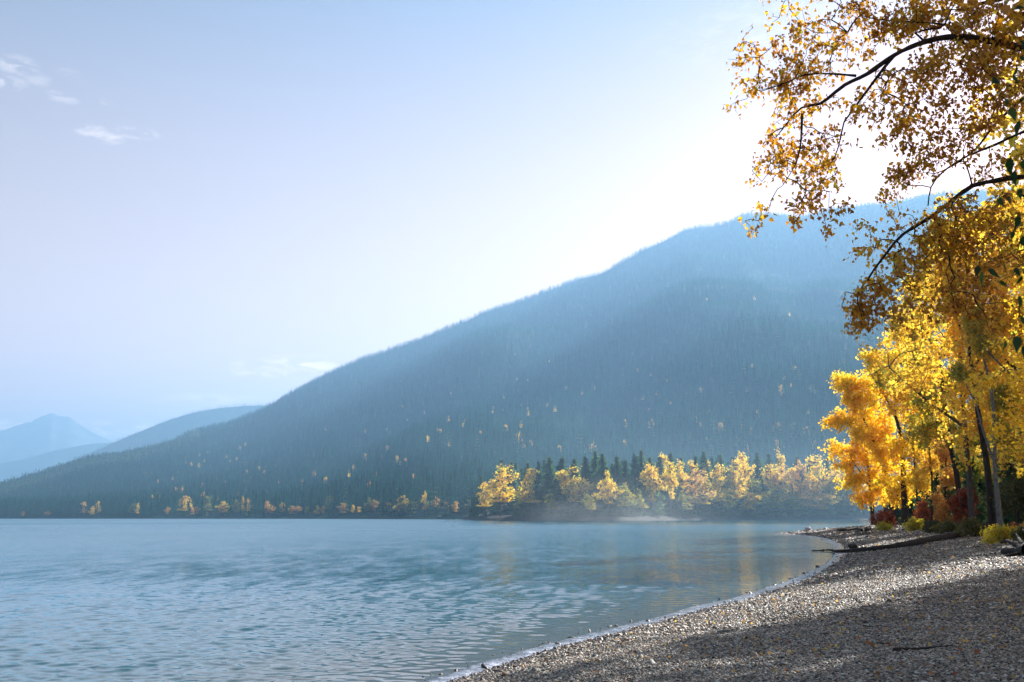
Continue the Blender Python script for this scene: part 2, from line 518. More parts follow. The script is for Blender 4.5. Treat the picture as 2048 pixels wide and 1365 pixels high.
def shore_dist(x, y):
    """signed distance to the near waterline, positive on land (to the right of it)"""
    x = np.asarray(x, float); y = np.asarray(y, float)
    best = np.full(x.shape, 1e9); sgn = np.ones(x.shape)
    for a_, b_ in zip(WLs[:-1], WLs[1:]):
        ab = b_ - a_; L2 = ab @ ab
        t = np.clip(((x - a_[0]) * ab[0] + (y - a_[1]) * ab[1]) / L2, 0, 1)
        qx, qy = a_[0] + t * ab[0], a_[1] + t * ab[1]
        dd = np.hypot(x - qx, y - qy)
        cr = ab[0] * (y - a_[1]) - ab[1] * (x - a_[0])
        m_ = dd < best - 1e-9
        best = np.where(m_, dd, best); sgn = np.where(m_, np.where(cr < 0, 1.0, -1.0), sgn)
    return best * sgn


def ground_z(x, y, d=None):
    x = np.asarray(x, float); y = np.asarray(y, float)
    if d is None: d = shore_dist(x, y)
    z = np.where(d > 0, 1.55 * (1 - np.exp(-np.maximum(d, 0) * 0.125 / 1.55 * 1.12)), np.maximum(d * 0.1, -2.0))
    z = z + 0.05 * np.clip(d / 3, 0, 1) * fbm(x * 0.35, y * 0.35, 3, 3) + 0.012 * fbm(x * 1.5, y * 1.5, 2, 5)
    # cusps and a small berm
    z = z + 0.05 * np.exp(-((d - 2.2) / 0.8) ** 2) * (d > 0)
    z = z + np.clip((d - 14) / 30, 0, 3) * 0.8
    return z


def drop(x, y):
    return float(ground_z(np.array([x]), np.array([y]))[0])


def on_ground(px, py, z0=0.6):
    z = z0
    for _ in range(30):
        p = on_plane(px, py, z)
        z = 0.5 * z + 0.5 * min(drop(p[0], p[1]), 1.95)
    return np.array([p[0], p[1], drop(p[0], p[1])])


front = np.radians(np.arange(-36, 36.01, 0.3))
rest = np.radians(np.arange(39, 324, 3.0))
AZ = np.concatenate([front, rest])
rr = np.concatenate([np.geomspace(0.6, 60, 200), np.geomspace(62, 700, 60)])
RR, AA = np.meshgrid(rr, AZ, indexing='ij')
X, Y = RR * np.sin(AA), RR * np.cos(AA)
Dg = shore_dist(X, Y)
Z = ground_z(X, Y, Dg)
F = grid_faces(len(rr), len(AZ), True)[:, ::-1]
V = np.stack([X.ravel(), Y.ravel(), Z.ravel()], -1)
dz = Dg.ravel()
fd = dz[F].max(1); fdm = dz[F].mean(1)
TREELINE = 13.5
fx = V[F].mean(1)
tl = TREELINE + 1.2 * fbm(fx[:, 0] * 0.12, fx[:, 1] * 0.12, 2, 9)
keep_b = (fd > -18) & (fdm <= tl)
keep_f = (fdm > tl)


def sub_mesh(name, V, F, mat):
    idx, inv = np.unique(F, return_inverse=True)
    return quad_mesh(name, V[idx], inv.reshape(F.shape), mat)


o = link('beach', sub_mesh('beach', V, F[keep_b], M['beach'])); tag(o, kind='structure')
o = link('forest_floor', sub_mesh('forest_floor', V, F[keep_f], M['forest_floor'])); tag(o, kind='structure')

# ------------------------------------------------------------------ lake
front = np.radians(np.linspace(-33, 31, 430))
rest = np.radians(np.arange(34, 325, 3.0))
AZ = np.concatenate([front, rest])
rows = [1.5, 4.0]
r = 7.0
while r < 15000:
    rows.append(r)
    r *= 1.0027 if r < 30 else (1.0027 + 0.009 * min(1, (r - 30) / 75) if r < 500 else 1.05)
rr = np.array(rows)
RR, AA = np.meshgrid(rr, AZ, indexing='ij')
X, Y = RR * np.sin(AA), RR * np.cos(AA)
Dw = -shore_dist(np.where(RR < 900, X, 1e4 * np.sin(AA)), np.where(RR < 900, Y, 1e4 * np.cos(AA)))
dr = np.gradient(rr)[:, None]
PXc = W_PX / 2 + F_PX * np.tan(np.clip(np.where(AA > math.pi, AA - 2 * math.pi, AA), -1.2, 1.2))
patch = 0.5 + 0.5 * fbm(X / 60, Y / 25, 3, 31)
calm = np.clip((PXc - 1000) / 700, 0, 1)              # the bay in the lee of the point lies calmer
amp = (1.0 - 0.55 * calm) * (0.65 + 0.6 * patch) * np.clip(Dw / 2.5, 0.12, 1)
Z = np.zeros_like(X)
wr = np.random.default_rng(5)
for k in range(56):
    lam = 0.14 * (4.2 ** wr.random())
    th = wr.normal(0, 0.55) + (0.1 if k % 3 else -0.1)
    a_ = 0.0034 * lam ** 0.9
    kx, ky = math.sin(th) * 2 * math.pi / lam, -math.cos(th) * 2 * math.pi / lam
    fade = np.clip((lam / (dr * 3.0) - 1.0), 0, 1)
    wob = 0.9 * fbm(X / (lam * 7), Y / (lam * 7), 1, 50 + k)
    ph = kx * X + ky * Y + wr.random() * 6.28 + wob * 2.2
    Z += fade * a_ * (np.sin(ph) + 0.25 * np.sin(2 * ph + 1))
Z *= amp
ripple = np.clip(amp, 0, 1.2) * np.clip(1.0 - np.log10(np.maximum(RR, 10) / 10) * 0.12, 0.6, 1)
band = np.clip((RR - 150) / 150, 0, 1) * np.clip((PXc - 850) / 150, 0, 1)   # mirror strip before the point
ripple *= 1 - 0.7 * band
gust = np.clip(0.5 + 0.9 * fbm(X / 70 + 3, Y / 110, 4, 61), 0, 1)
rough = 0.010 + 0.36 * np.clip(np.log10(np.maximum(RR, 25) / 25) / 0.9, 0, 1) ** 0.8 * (1 - 0.62 * band) * (1 - 0.35 * calm) * (0.7 + 0.4 * gust)
V = np.stack([X.ravel(), Y.ravel(), Z.ravel()], -1)
F = grid_faces(len(rr), len(AZ), True)[:, ::-1]
keep = Dw.ravel()[F].max(1) > -1.2
me = quad_mesh('lake', V, F[keep], M['water'])
for nm, arr in (('shore', np.clip(Dw / 15, 0, 1)), ('rough', rough), ('ripple', ripple), ('far', np.clip((RR - 20) / 35, 0, 1) ** 0.8)):
    at_ = me.attributes.new(nm, 'FLOAT', 'POINT'); at_.data.foreach_set('value', arr.ravel().astype(np.float32))
o = link('lake', me); tag(o, kind='structure')

# swash strip along the waterline: foam, with sky reflection put into its colour
seg = []
P = smooth_poly(WL, 2)
P = P[(np.hypot(P[:, 0], P[:, 1]) < 170)]
pts = [P[0]]
for a_, b_ in zip(P[:-1], P[1:]):
    L = np.linalg.norm(b_ - a_); st = max(1, int(L / (0.012 * max(6, np.linalg.norm(a_)))))
    pts += [a_ + (b_ - a_) * (i + 1) / st for i in range(st)]
P = np.array(pts)
T = np.gradient(P, axis=0); T /= np.linalg.norm(T, axis=1)[:, None]
Nn = np.stack([T[:, 1], -T[:, 0]], -1)               # towards land
arc = np.concatenate([[0], np.cumsum(np.linalg.norm(np.diff(P, axis=0), axis=1))])
wobl = 0.22 * fbm(arc * 0.45, arc * 0, 3, 71) + 0.10 * fbm(arc * 2.0, arc * 0, 2, 72)
dist = np.hypot(P[:, 0], P[:, 1])
endf = np.clip((P[:, 1] - 3) / 3, 0, 1) * 0 + 1
VV = []
for k, off in enumerate((-1.0, -0.72, -0.45, -0.18, 0.08, 0.25)):
    wdt = 0.20 + 0.011 * np.minimum(dist, 60)
    q = P + Nn * ((off * wdt * (0.8 + 0.5 * wobl)) + wobl * 0.5)[:, None]
    d_ = shore_dist(q[:, 0], q[:, 1])
    z = np.maximum(ground_z(q[:, 0], q[:, 1], d_), 0.0) + (0.012, 0.03, 0.024, 0.03, 0.022, 0.006)[k]
    if k == 0: z = np.full(len(q), -0.03)
    VV.append(np.stack([q[:, 0], q[:, 1], z], -1))
VV = np.array(VV); nk, npnt = VV.shape[:2]
o = link('shore_foam_sheen', quad_mesh('shore_foam_sheen', VV.reshape(-1, 3), grid_faces(nk, npnt), M['foam'])); tag(o, 'thin pale wash of foam and painted sky sheen lapping along the pebble waterline', 'foam', kind='stuff')


# ------------------------------------------------------------------ scatter with geometry nodes
def scatter(name, pts, rot, scl, kinds, protos):
    me = bpy.data.meshes.new(name)
    me.vertices.add(len(pts)); me.vertices.foreach_set('co', np.asarray(pts, np.float32).ravel())
    a = me.attributes.new('rot', 'FLOAT_VECTOR', 'POINT'); a.data.foreach_set('vector', np.asarray(rot, np.float32).ravel())
    a = me.attributes.new('scl', 'FLOAT_VECTOR', 'POINT'); a.data.foreach_set('vector', np.asarray(scl, np.float32).ravel())
    a = me.attributes.new('sort', 'INT', 'POINT'); a.data.foreach_set('value', np.asarray(kinds, np.int32))
    ob = link(name, me)
    ng = bpy.data.node_groups.new(name, 'GeometryNodeTree')
    ng.interface.new_socket('Geometry', in_out='INPUT', socket_type='NodeSocketGeometry')
    ng.interface.new_socket('Geometry', in_out='OUTPUT', socket_type='NodeSocketGeometry')
    N, Lk = ng.nodes, ng.links
    gi, go = N.new('NodeGroupInput'), N.new('NodeGroupOutput')
    join = N.new('GeometryNodeJoinGeometry')

    def attr(nm, ty):
        n = N.new('GeometryNodeInputNamedAttribute'); n.data_type = ty; n.inputs['Name'].default_value = nm
        return n.outputs['Attribute']
    ar, as_, ak = attr('rot', 'FLOAT_VECTOR'), attr('scl', 'FLOAT_VECTOR'), attr('sort', 'INT')
    for k, pr in enumerate(protos):
        io = N.new('GeometryNodeInstanceOnPoints')
        oi = N.new('GeometryNodeObjectInfo'); oi.inputs['Object'].default_value = pr; oi.transform_space = 'ORIGINAL'
        cp = N.new('FunctionNodeCompare'); cp.data_type = 'INT'; cp.operation = 'EQUAL'
        ii = [s for s in cp.inputs if s.type == 'INT']
        Lk.new(ak, ii[0]); ii[1].default_value = k
        Lk.new(gi.outputs[0], io.inputs['Points']); Lk.new(cp.outputs[0], io.inputs['Selection'])
        Lk.new(oi.outputs['Geometry'], io.inputs['Instance'])
        Lk.new(ar, io.inputs['Rotation']); Lk.new(as_, io.inputs['Scale'])
        Lk.new(io.outputs[0], join.inputs[0])
    Lk.new(join.outputs[0], go.inputs[0])
    md = ob.modifiers.new('scatter', 'NODES'); md.node_group = ng
    return ob


def proto(name, me):
    return bpy.data.objects.new(name, me)


# ------------------------------------------------------------------ leaves, branches
def rand_unit(n, g):
    v = g.normal(size=(n, 3)); return v / np.linalg.norm(v, axis=1)[:, None]


def leaves(centers, size, g, kind='rhomb', hang=0.0, spread=1.0):
    """V, Q for many small leaves. rhomb: one bent quad; poplar: two folded halves"""
    n = len(centers)
    d = rand_unit(n, g) * spread + np.array([0, 0, -hang]); d /= np.linalg.norm(d, axis=1)[:, None]
    u = np.cross(d, rand_unit(n, g)); u /= np.linalg.norm(u, axis=1)[:, None] + 1e-9
    nn = np.cross(d, u)
    s = (size * (0.65 + 0.7 * g.random(n)))[:, None] if np.ndim(size) == 0 else size[:, None]
    if kind == 'rhomb':
        prof = [(0, 0, 0), (0.45, 0.42, 0.10), (1, 0, -0.05), (0.45, -0.42, 0.10)]
        V = np.stack([centers + s * (d * a + u * b + nn * c) for a, b, c in prof], 1).reshape(-1, 3)
        Q = np.arange(n * 4).reshape(n, 4)
        return V, Q, np.arange(n)
    prof = [(0, 0, 0), (0.10, 0.30, .06), (0.30, 0.44, 0.12), (0.62, 0.20, 0.05), (1.1, 0, -0.12), (0.62, -0.20, 0.05), (0.30, -0.44, 0.12), (0.10, -0.30, .06), (0.40, 0, -0.03)]
    V = np.stack([centers + s * (d * a + u * b + nn * c) for a, b, c in prof], 1).reshape(-1, 3)
    b9 = (np.arange(n) * 9)[:, None]
    Q = np.concatenate([b9 + np.array([[0, 1, 2, 8]]), b9 + np.array([[8, 2, 3, 4]]), b9 + np.array([[8, 4, 5, 6]]), b9 + np.array([[0, 8, 6, 7]])])
    return V, Q, np.tile(np.arange(n), 4)


def resample(P, step):
    P = np.asarray(P, float)
    # Catmull-Rom through the points
    Q = np.vstack([2 * P[0] - P[1], P, 2 * P[-1] - P[-2]])
    out = []
    for i in range(1, len(Q) - 2):
        L = np.linalg.norm(Q[i + 1] - Q[i]); n = max(1, int(L / step))
        for k in range(n):
            t = k / n
            out.append(0.5 * ((2 * Q[i]) + (-Q[i - 1] + Q[i + 1]) * t + (2 * Q[i - 1] - 5 * Q[i] + 4 * Q[i + 1] - Q[i + 2]) * t * t + (-Q[i - 1] + 3 * Q[i] - 3 * Q[i + 1] + Q[i + 2]) * t ** 3))
    out.append(P[-1])
    return np.array(out)


def tube(P, R, sides):
    P = np.asarray(P); R = np.asarray(R)
    T = np.gradient(P, axis=0); T /= np.linalg.norm(T, axis=1)[:, None] + 1e-9
    ref = np.array([0.31, 0.9, 0.17]) if abs(T[:, 1]).mean() < 0.7 else np.array([0.9, 0.1, 0.3])
    A = np.cross(T, ref); A /= np.linalg.norm(A, axis=1)[:, None] + 1e-9
    B = np.cross(T, A)
    th = np.arange(sides) / sides * 2 * math.pi
    V = P[:, None] + R[:, None, None] * (A[:, None] * np.cos(th)[None, :, None] + B[:, None] * np.sin(th)[None, :, None])
    return V.reshape(-1, 3), grid_faces(len(P), sides, True)


class Geo:
    def __init__(s): s.V, s.Q, s.n = [], [], 0
    def add(s, V, Q):
        s.V.append(V); s.Q.append(np.asarray(Q) + s.n); s.n += len(V)
    def tube(s, P, R, sides=6):
        V, Q = tube(P, R, sides); s.add(V, Q)
        # close the end with a small fan of quads
        k = len(V) - sides
        if sides % 2 == 0:
            s.Q.append(np.array([[s.n - sides + i, s.n - sides + i + 1, s.n - sides + (sides - 2 - i), s.n - sides + (sides - 1 - i)] for i in range(sides // 2 - 1)]) if sides > 3 else np.zeros((0, 4), int))
    def mesh(s, name, mat, **kw):
        return quad_mesh(name, np.concatenate(s.V), np.concatenate([q for q in s.Q if len(q)]), mat, **kw)


def grow(chains, targets, g, step=0.15, arch=0.12, droop=0.0, r_tip=0.003, expo=0.42, leafy=0.55):
    """branch out from the given limbs to every target; returns twig chains and leaf spots"""
    N = [c[0] for c in chains]; P = np.concatenate(N)
    rad = np.concatenate([c[1] for c in chains])
    nbase = len(P)
    par = -np.ones(nbase, int)
    cap = nbase + len(targets) * 60
    PP = np.zeros((cap, 3)); PP[:nbase] = P; n = nbase
    PAR = -np.ones(cap, int)
    lev = np.zeros(cap)
    d0 = np.array([np.min(np.sum((P - t) ** 2, 1)) for t in targets])
    order = np.argsort(d0)
    ends, spots = [], []
    for i in order:
        t = targets[i]
        dd = np.linalg.norm(PP[:n] - t, axis=1) + lev[:n] * 0.35 * step
        j = int(np.argmin(dd)); a = PP[j]; L = np.linalg.norm(t - a)
        k = int(np.clip(L / step, 2, 40))
        s = (np.arange(1, k + 1) / k)[:, None]
        side = g.normal(size=3) * L * 0.10
        c = (a + t) / 2 + np.array([0, 0, arch * L]) + side
        q = (1 - s) ** 2 * a + 2 * s * (1 - s) * c + s ** 2 * t
        q += g.normal(size=q.shape) * step * 0.07
        if droop: q[:, 2] -= droop * L * (s[:, 0] ** 2)
        if n + k >= cap: break
        PP[n:n + k] = q; PAR[n] = j; PAR[n + 1:n + k] = np.arange(n, n + k - 1); lev[n:n + k] = lev[j] + 1
        m0 = int(k * (1 - leafy)); spots.append(q[m0:]); ends.append(n + k - 1)
        n += k
    cnt = np.zeros(n)
    for e in ends: cnt[e] += 1
    for i in range(n - 1, nbase - 1, -1):
        if PAR[i] >= 0: cnt[PAR[i]] += cnt[i]
    R = r_tip * np.maximum(cnt, 1) ** expo
    R[:nbase] = rad
    # chains: follow the thickest child
    kids = {}
    for i in range(nbase, n): kids.setdefault(PAR[i], []).append(i)
    G = Geo()
    stack = []
    for j in list(kids):
        if j < nbase:
            for k_ in kids[j]: stack.append((j, k_))
    while stack:
        j, i = stack.pop()
        ch = [j, i]
        while True:
            ks = kids.get(i)
            if not ks: break
            ks = sorted(ks, key=lambda q_: -cnt[q_])
            for k_ in ks[1:]: stack.append((i, k_))
            i = ks[0]; ch.append(i)
        Rr = R[ch].copy(); Rr[0] = min(Rr[0], Rr[1] * 1.3); Rr[-1] *= 0.5
        G.tube(PP[ch], Rr, 3 if Rr[1] < 0.02 else 5)
    return G, np.concatenate(spots) if spots else np.zeros((0, 3))


def limb(pts, r0, r1, step):
    P = resample(pts, step)
    return P, r0 + (r1 - r0) * (np.linspace(0, 1, len(P)) ** 0.8)


def blob_points(blobs, n, g):
    """blobs: centre xyz, radii xyz, weight"""
    w = np.array([b[2] if len(b) > 2 else b[1][0] * b[1][1] * b[1][2] for b in blobs], float); w /= w.sum()
    idx = g.choice(len(blobs), n, p=w)
    u = rand_unit(n, g) * (g.random(n) ** 0.42)[:, None]
    C = np.array([b[0] for b in blobs])[idx]; Rb = np.array([b[1] for b in blobs])[idx]
    return C + u * Rb


# ------------------------------------------------------------------ conifers and broadleaf prototypes
def conifer_mesh(name, h, w, seed, tiers=14, bare=0.12, mat='needle', boughs=9, detail=2):
    g = np.random.default_rng(seed)
    G = Geo()
    G.tube([(0, 0, -0.5), (0, 0, h * 0.5), (0, 0, h * 0.98)], [h * 0.012, h * 0.008, 0.02], 5)
    nt_ = sum(len(q) for q in G.Q)
    for t in range(tiers):
        f = t / (tiers - 1)
        z = h * (bare + (1 - bare) * f ** 0.92)
        L = w * 0.5 * (1 - f) ** 0.68 * (0.8 + 0.45 * g.random()) + 0.015 * h
        nb = max(4, int(boughs * (1 - 0.5 * f)))
        ph = g.random() * 6.28
        for k in range(nb):
            th = ph + k * 6.283 / nb + g.normal() * 0.25
            l = L * (0.6 + 0.6 * g.random()); dr_ = 0.28 + 0.25 * g.random() - 0.35 * f
            dx, dy = math.cos(th), math.sin(th)
            sx, sy = -dy, dx
            wd = l * 0.30
            z0 = z + g.normal() * h * 0.01
            base = np.array([0, 0, z0]); tip_ = np.array([dx * l, dy * l, z0 - dr_ * l])
            mid = base * 0.45 + tip_ * 0.55 + np.array([0, 0, 0.06 * l])
            side = np.array([sx, sy, 0]) * wd
            G.add(np.array([base, mid + side - [0, 0, wd * 0.5], tip_, mid]), [[0, 1, 2, 3]])
            G.add(np.array([base, mid, tip_, mid - side - [0, 0, wd * 0.5]]), [[0, 1, 2, 3]])
            if detail > 1:
                G.add(np.array([base, mid + [0, 0, .02], tip_ + [0, 0, -wd * .6], mid - [0, 0, wd * 1.5]]), [[0, 1, 2, 3]])
    Q = np.concatenate([q for q in G.Q if len(q)])
    mi = np.ones(len(Q), int); mi[:nt_] = 0
    return quad_mesh(name, np.concatenate(G.V), Q, [M['bark_dark'], M[mat]], mat_idx=mi, smooth=False)


def split_tree(me_name, G_trunk, leafV, leafQ, tint, bark, leaf):
    tr = G_trunk.mesh(me_name + '_trunk', M[bark])
    cr = quad_mesh(me_name + '_crown', leafV, leafQ, M[leaf], tint=tint, smooth=False)
    return tr, cr


def broadleaf(name, h, w, seed, n_leaf, leaf_size, bark='bark_grey', leaf='gold_leaf', bare=0.25, targets=160, shape='oval', tint_mid=0.5, gap=0.0, step=0.5):
    g = np.random.default_rng(seed)
    lean = g.normal(size=2) * 0.03 * h
    T = [(0, 0, -0.4), (lean[0] * .2, lean[1] * .2, h * 0.3), (lean[0] * .7, lean[1] * .7, h * 0.6), (lean[0], lean[1], h * 0.9)]
    ch = [limb(T, h * 0.0105, h * 0.003, step)]
    for k in range(4):
        z0 = h * (0.3 + 0.12 * k); th = g.random() * 6.28; L = w * 0.4 * (1 - 0.15 * k)
        b = np.array([lean[0] * z0 / h, lean[1] * z0 / h, z0])
        ch.append(limb([b, b + [math.cos(th) * L * .5, math.sin(th) * L * .5, h * .08], b + [math.cos(th) * L, math.sin(th) * L, h * .18]], h * 0.006, h * 0.002, step))
    blobs = []
    nb = 11
    for k in range(nb):
        f = (k + 0.5) / nb
        z = h * (bare + (1 - bare) * f)
        prof = {'oval': math.sin(math.pi * (0.12 + 0.82 * f)) ** 0.7, 'top': 0.35 + 0.65 * math.sin(math.pi * min(1, f * 0.9 + .15)) * (f > .35) + .1, 'column': 0.75}[shape]
        th = g.random() * 6.28; rad_ = w * 0.5 * prof
        off = rad_ * 0.5 * g.random()
        rx = rad_ * (0.5 + 0.35 * g.random())
        blobs.append(((lean[0] * z / h + math.cos(th) * off, lean[1] * z / h + math.sin(th) * off, z - 0.02 * h), (rx, rx, h * 0.075)))
    tg = blob_points(blobs, targets, g)
    G, sp = grow(ch, tg, g, step, 0.1, 0, 0.012, 0.4)
    for P_, R_ in ch: G.tube(P_, R_, 6)
    c = sp[g.integers(0, len(sp), n_leaf)] + g.normal(size=(n_leaf, 3)) * leaf_size * 1.1
    c[:, 2] = np.clip(c[:, 2], 0.3, h * 1.05)
    V, Q, own = leaves(c, leaf_size, g)
    tn = np.clip(g.normal(tint_mid, 0.22, n_leaf) + 0.25 * fbm(c[:, 0] / (0.1 * h) + seed, c[:, 2] / (0.1 * h), 2, seed), 0, 1)
    return split_tree(name, G, V, Q, tn[own], bark, leaf)


def plant_pair(name, pair, loc, rz=0, s=1.0, sz=None):
    e = empty(name, loc, rz); e.scale = (s, s, sz or s)
    link('trunk', pair[0], e); link('crown', pair[1], e)
    return e


# ------------------------------------------------------------------ mountains
def interp_px(tab, px):
    xs = [t[0] for t in tab]; return np.interp(px, xs, [t[1] for t in tab])


def mountain(name, sil, dr_tab, db_tab, mat, px0, px1, ncol, nrow, noise_amp=0.07, noise_len=600.0, bank=1.5, seed=1, tree_h=10.0, jag=0.0):
    pxs = np.linspace(px0, px1, ncol)
    sily = interp_px(sil, pxs)
    rows = np.concatenate([[-0.02, 0.0, 0.004, 0.02], np.linspace(0.04, 1.0, nrow), [1.03, 1.1, 1.25, 1.5]])
    V = np.zeros((len(rows), ncol, 3))
    for j, (px, py) in enumerate(zip(pxs, sily)):
        d = ray(px, py); hl = math.hypot(d[0], d[1]); slope = d[2] / hl; u = d[:2] / hl
        Dr = interp_px(dr_tab, px); Db = interp_px(db_tab, px)
        zr = max(CAM[2] + slope * Dr - tree_h, 20)
        rr_ = Db + (Dr - Db) * rows
        v = np.clip(rows, 0, 1)
        z = bank + (zr - bank) * (0.38 * v + 0.62 * v ** 1.6)
        V[:, j, 0] = u[0] * rr_; V[:, j, 1] = u[1] * rr_
        amp = zr * np.sin(math.pi * v) ** 0.8
        x_, y_ = V[:, j, 0], V[:, j, 1]
        z = z + noise_amp * amp * (1.2 * fbm(x_ / noise_len, y_ / noise_len * 0.5, 4, seed) + 0.4 * np.abs(fbm(x_ / noise_len * 1.5, y_ / noise_len * .4, 3, seed + 5)))
        z[-1] = zr * 0.3; z[-2] = zr * .72; z[-3] = zr * 0.92; z[-4] = zr * 0.985
        z[0] = -2; z[1] = -0.3
        z[2] = bank * .9
        V[:, j, 2] = z
    if jag:
        V[4:, :, 2] += jag * fbm(V[4:, :, 0] / 260, V[4:, :, 1] / 260, 4, seed + 8) * np.clip(rows[4:, None], 0, 1)
    me = quad_mesh(name, V.reshape(-1, 3), grid_faces(len(rows), ncol)[:, ::-1], mat)
    o = link(name, me); tag(o, kind='structure')
    return V, rows


MAIN_SIL = [(-1500, 1120), (-400, 1040), (0, 975), (100, 946), (170, 920), (250, 907), (300, 897), (350, 879), (400, 862), (450, 845), (500, 826), (545, 804), (580, 784), (620, 762), (660, 742), (700, 725), (750, 708), (800, 690), (850, 672), (880, 660), (940, 636),
            (960, 624), (1000, 611), (1050, 596), (1100, 577), (1140, 561), (1160, 553), (1200, 545), (1240, 524), (1290, 495), (1330, 478), (1370, 456), (1400, 451), (1430, 449), (1460, 441), (1485, 428), (1520, 426), (1560, 424), (1590, 431), (1620, 426),
            (1660, 414), (1740, 406), (1800, 400), (1850, 388), (1950, 380), (2048, 372), (2300, 380), (2800, 480), (3600, 600)]
MAIN_DR = [(-1500, 2500), (0, 2900), (250, 3100), (500, 3900), (1000, 4100), (2048, 4000), (3600, 4000)]
MAIN_DB = [(-1500, 2000), (0, 1700), (400, 1200), (650, 950), (840, 720), (960, 640), (1300, 800), (2048, 900), (3600, 900)]
MV, MR = mountain('mountainside', MAIN_SIL, MAIN_DR, MAIN_DB, M['forest_slope'], -900, 3400, 430, 110, 0.075, 480, 1.6, 3, 10)
HILL2 = [(-900, 1035), (-300, 1015), (0, 972), (60, 952), (100, 936), (170, 908), (260, 868), (340, 836), (380, 824), (430, 814), (500, 808), (560, 808), (700, 830), (1000, 900)]
HV, HR = mountain('wooded_hill', HILL2, [(-900, 6000), (1000, 7000)], [(-900, 4600), (1000, 5000)], M['forest_slope'], -700, 900, 160, 40, 0.12, 800, 1.0, 11, 12)
mountain('distant_ridge', [(-900, 930), (-300, 940), (0, 928), (60, 914), (116, 900), (190, 887), (240, 884), (320, 892), (600, 930)], [(-900, 9500), (600, 9500)], [(-900, 7500), (600, 7500)], M['forest_slope'], -800, 560, 140, 30, 0.1, 1200, 1.0, 23, 0, 18)
mountain('distant_peak', [(-900, 900), (-500, 880), (-250, 890), (-100, 868), (0, 863), (38, 850), (54, 845), (60, 846), (76, 836), (105, 826), (117, 833), (138, 834), (150, 842), (168, 856), (190, 868), (228, 884), (300, 905), (500, 940)],
         [(-900, 13500), (500, 13500)], [(-900, 10000), (500, 10000)], M['far_rock'], -800, 480, 260, 60, 0.12, 900, 1.0, 31, 0, 0)

# far woods on the slopes
g = np.random.default_rng(21)
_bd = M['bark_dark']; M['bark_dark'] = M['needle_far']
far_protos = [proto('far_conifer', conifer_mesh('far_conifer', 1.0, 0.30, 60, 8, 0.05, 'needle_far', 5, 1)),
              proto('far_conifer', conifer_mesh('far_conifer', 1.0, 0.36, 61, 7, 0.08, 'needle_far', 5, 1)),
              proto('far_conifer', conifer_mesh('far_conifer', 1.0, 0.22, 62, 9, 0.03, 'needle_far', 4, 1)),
              proto('sunlit_conifer', conifer_mesh('sunlit_conifer', 1.0, 0.42, 63, 7, 0.03, 'needle_sunlit', 5, 1))]


def sample_terrain(V, rows, n, vmin, vmax, bias, cmin=0, cmax=None):
    nr, nc = V.shape[:2]; cmax = cmax or nc - 1
    v = vmin + (vmax - vmin) * g.random(n) ** bias
    ri = np.interp(v, rows, np.arange(nr)); ci = cmin + g.random(n) * (cmax - cmin - 1e-3)
    i0 = np.minimum(ri.astype(int), nr - 2); j0 = np.minimum(ci.astype(int), nc - 2)
    fi, fj = (ri - i0)[:, None], (ci - j0)[:, None]
    return (V[i0, j0] * (1 - fi) + V[i0 + 1, j0] * fi) * (1 - fj) + (V[i0, j0 + 1] * (1 - fi) + V[i0 + 1, j0 + 1] * fi) * fj


c_lo, c_hi = 60, 320
P1 = sample_terrain(MV, MR, 150000, 0.006, 1.03, 0.75, c_lo, c_hi)
P2 = sample_terrain(MV, MR, 16000, 0.006, 0.22, 0.9, c_lo, c_hi)
P4 = sample_terrain(MV, MR, 5000, 0.985, 1.02, 1.0, c_lo, c_hi)
P3 = sample_terrain(HV, HR, 26000, 0.1, 1.02, 0.8, 50, 140)
PT = np.concatenate([P1, P2, P4, P3])
cl = fbm(PT[:, 0] / 160, PT[:, 1] / 160, 3, 41)
hgt = np.clip(16 + 9 * cl + g.normal(0, 4.5, len(PT)), 6, 38)
hgt[-len(P3):] *= 1.15
ok = PT[:, 2] > 1.0
PT, hgt = PT[ok], hgt[ok]
rot = np.zeros((len(PT), 3)); rot[:, 2] = g.random(len(PT)) * 6.28
wd = hgt * (0.8 + 0.6 * g.random(len(PT)))
PT = PT - np.array([0, 0, 0.4])
kd = g.integers(0, 3, len(PT))
hl_ = np.hypot(PT[:, 0], PT[:, 1]); pxp = W_PX / 2 + F_PX * PT[:, 0] / PT[:, 1]
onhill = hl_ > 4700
sunlit_patch = fbm(PT[:, 0] / 330, PT[:, 2] / 90, 3, 47)
kd[(onhill & (sunlit_patch > 0.02) & (PT[:, 2] > 180) & (g.random(len(PT)) < 0.5))] = 3  # paler trees paint the sunlit patches of the hill
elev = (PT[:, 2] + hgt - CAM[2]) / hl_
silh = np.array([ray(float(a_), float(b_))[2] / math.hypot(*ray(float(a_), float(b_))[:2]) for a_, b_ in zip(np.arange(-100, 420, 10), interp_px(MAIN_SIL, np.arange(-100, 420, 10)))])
sunlit_fringe = (~onhill) & (pxp < 400) & (elev > np.interp(pxp, np.arange(-100, 420, 10), silh) - 0.0045)
kd[sunlit_fringe & (g.random(len(PT)) < 0.8)] = 3  # sunlit rim of the slope, painted by paler trees
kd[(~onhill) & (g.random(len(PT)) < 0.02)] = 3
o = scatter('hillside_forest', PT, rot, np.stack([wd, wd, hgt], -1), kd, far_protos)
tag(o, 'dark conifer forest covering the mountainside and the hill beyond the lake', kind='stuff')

M['bark_dark'] = _bd
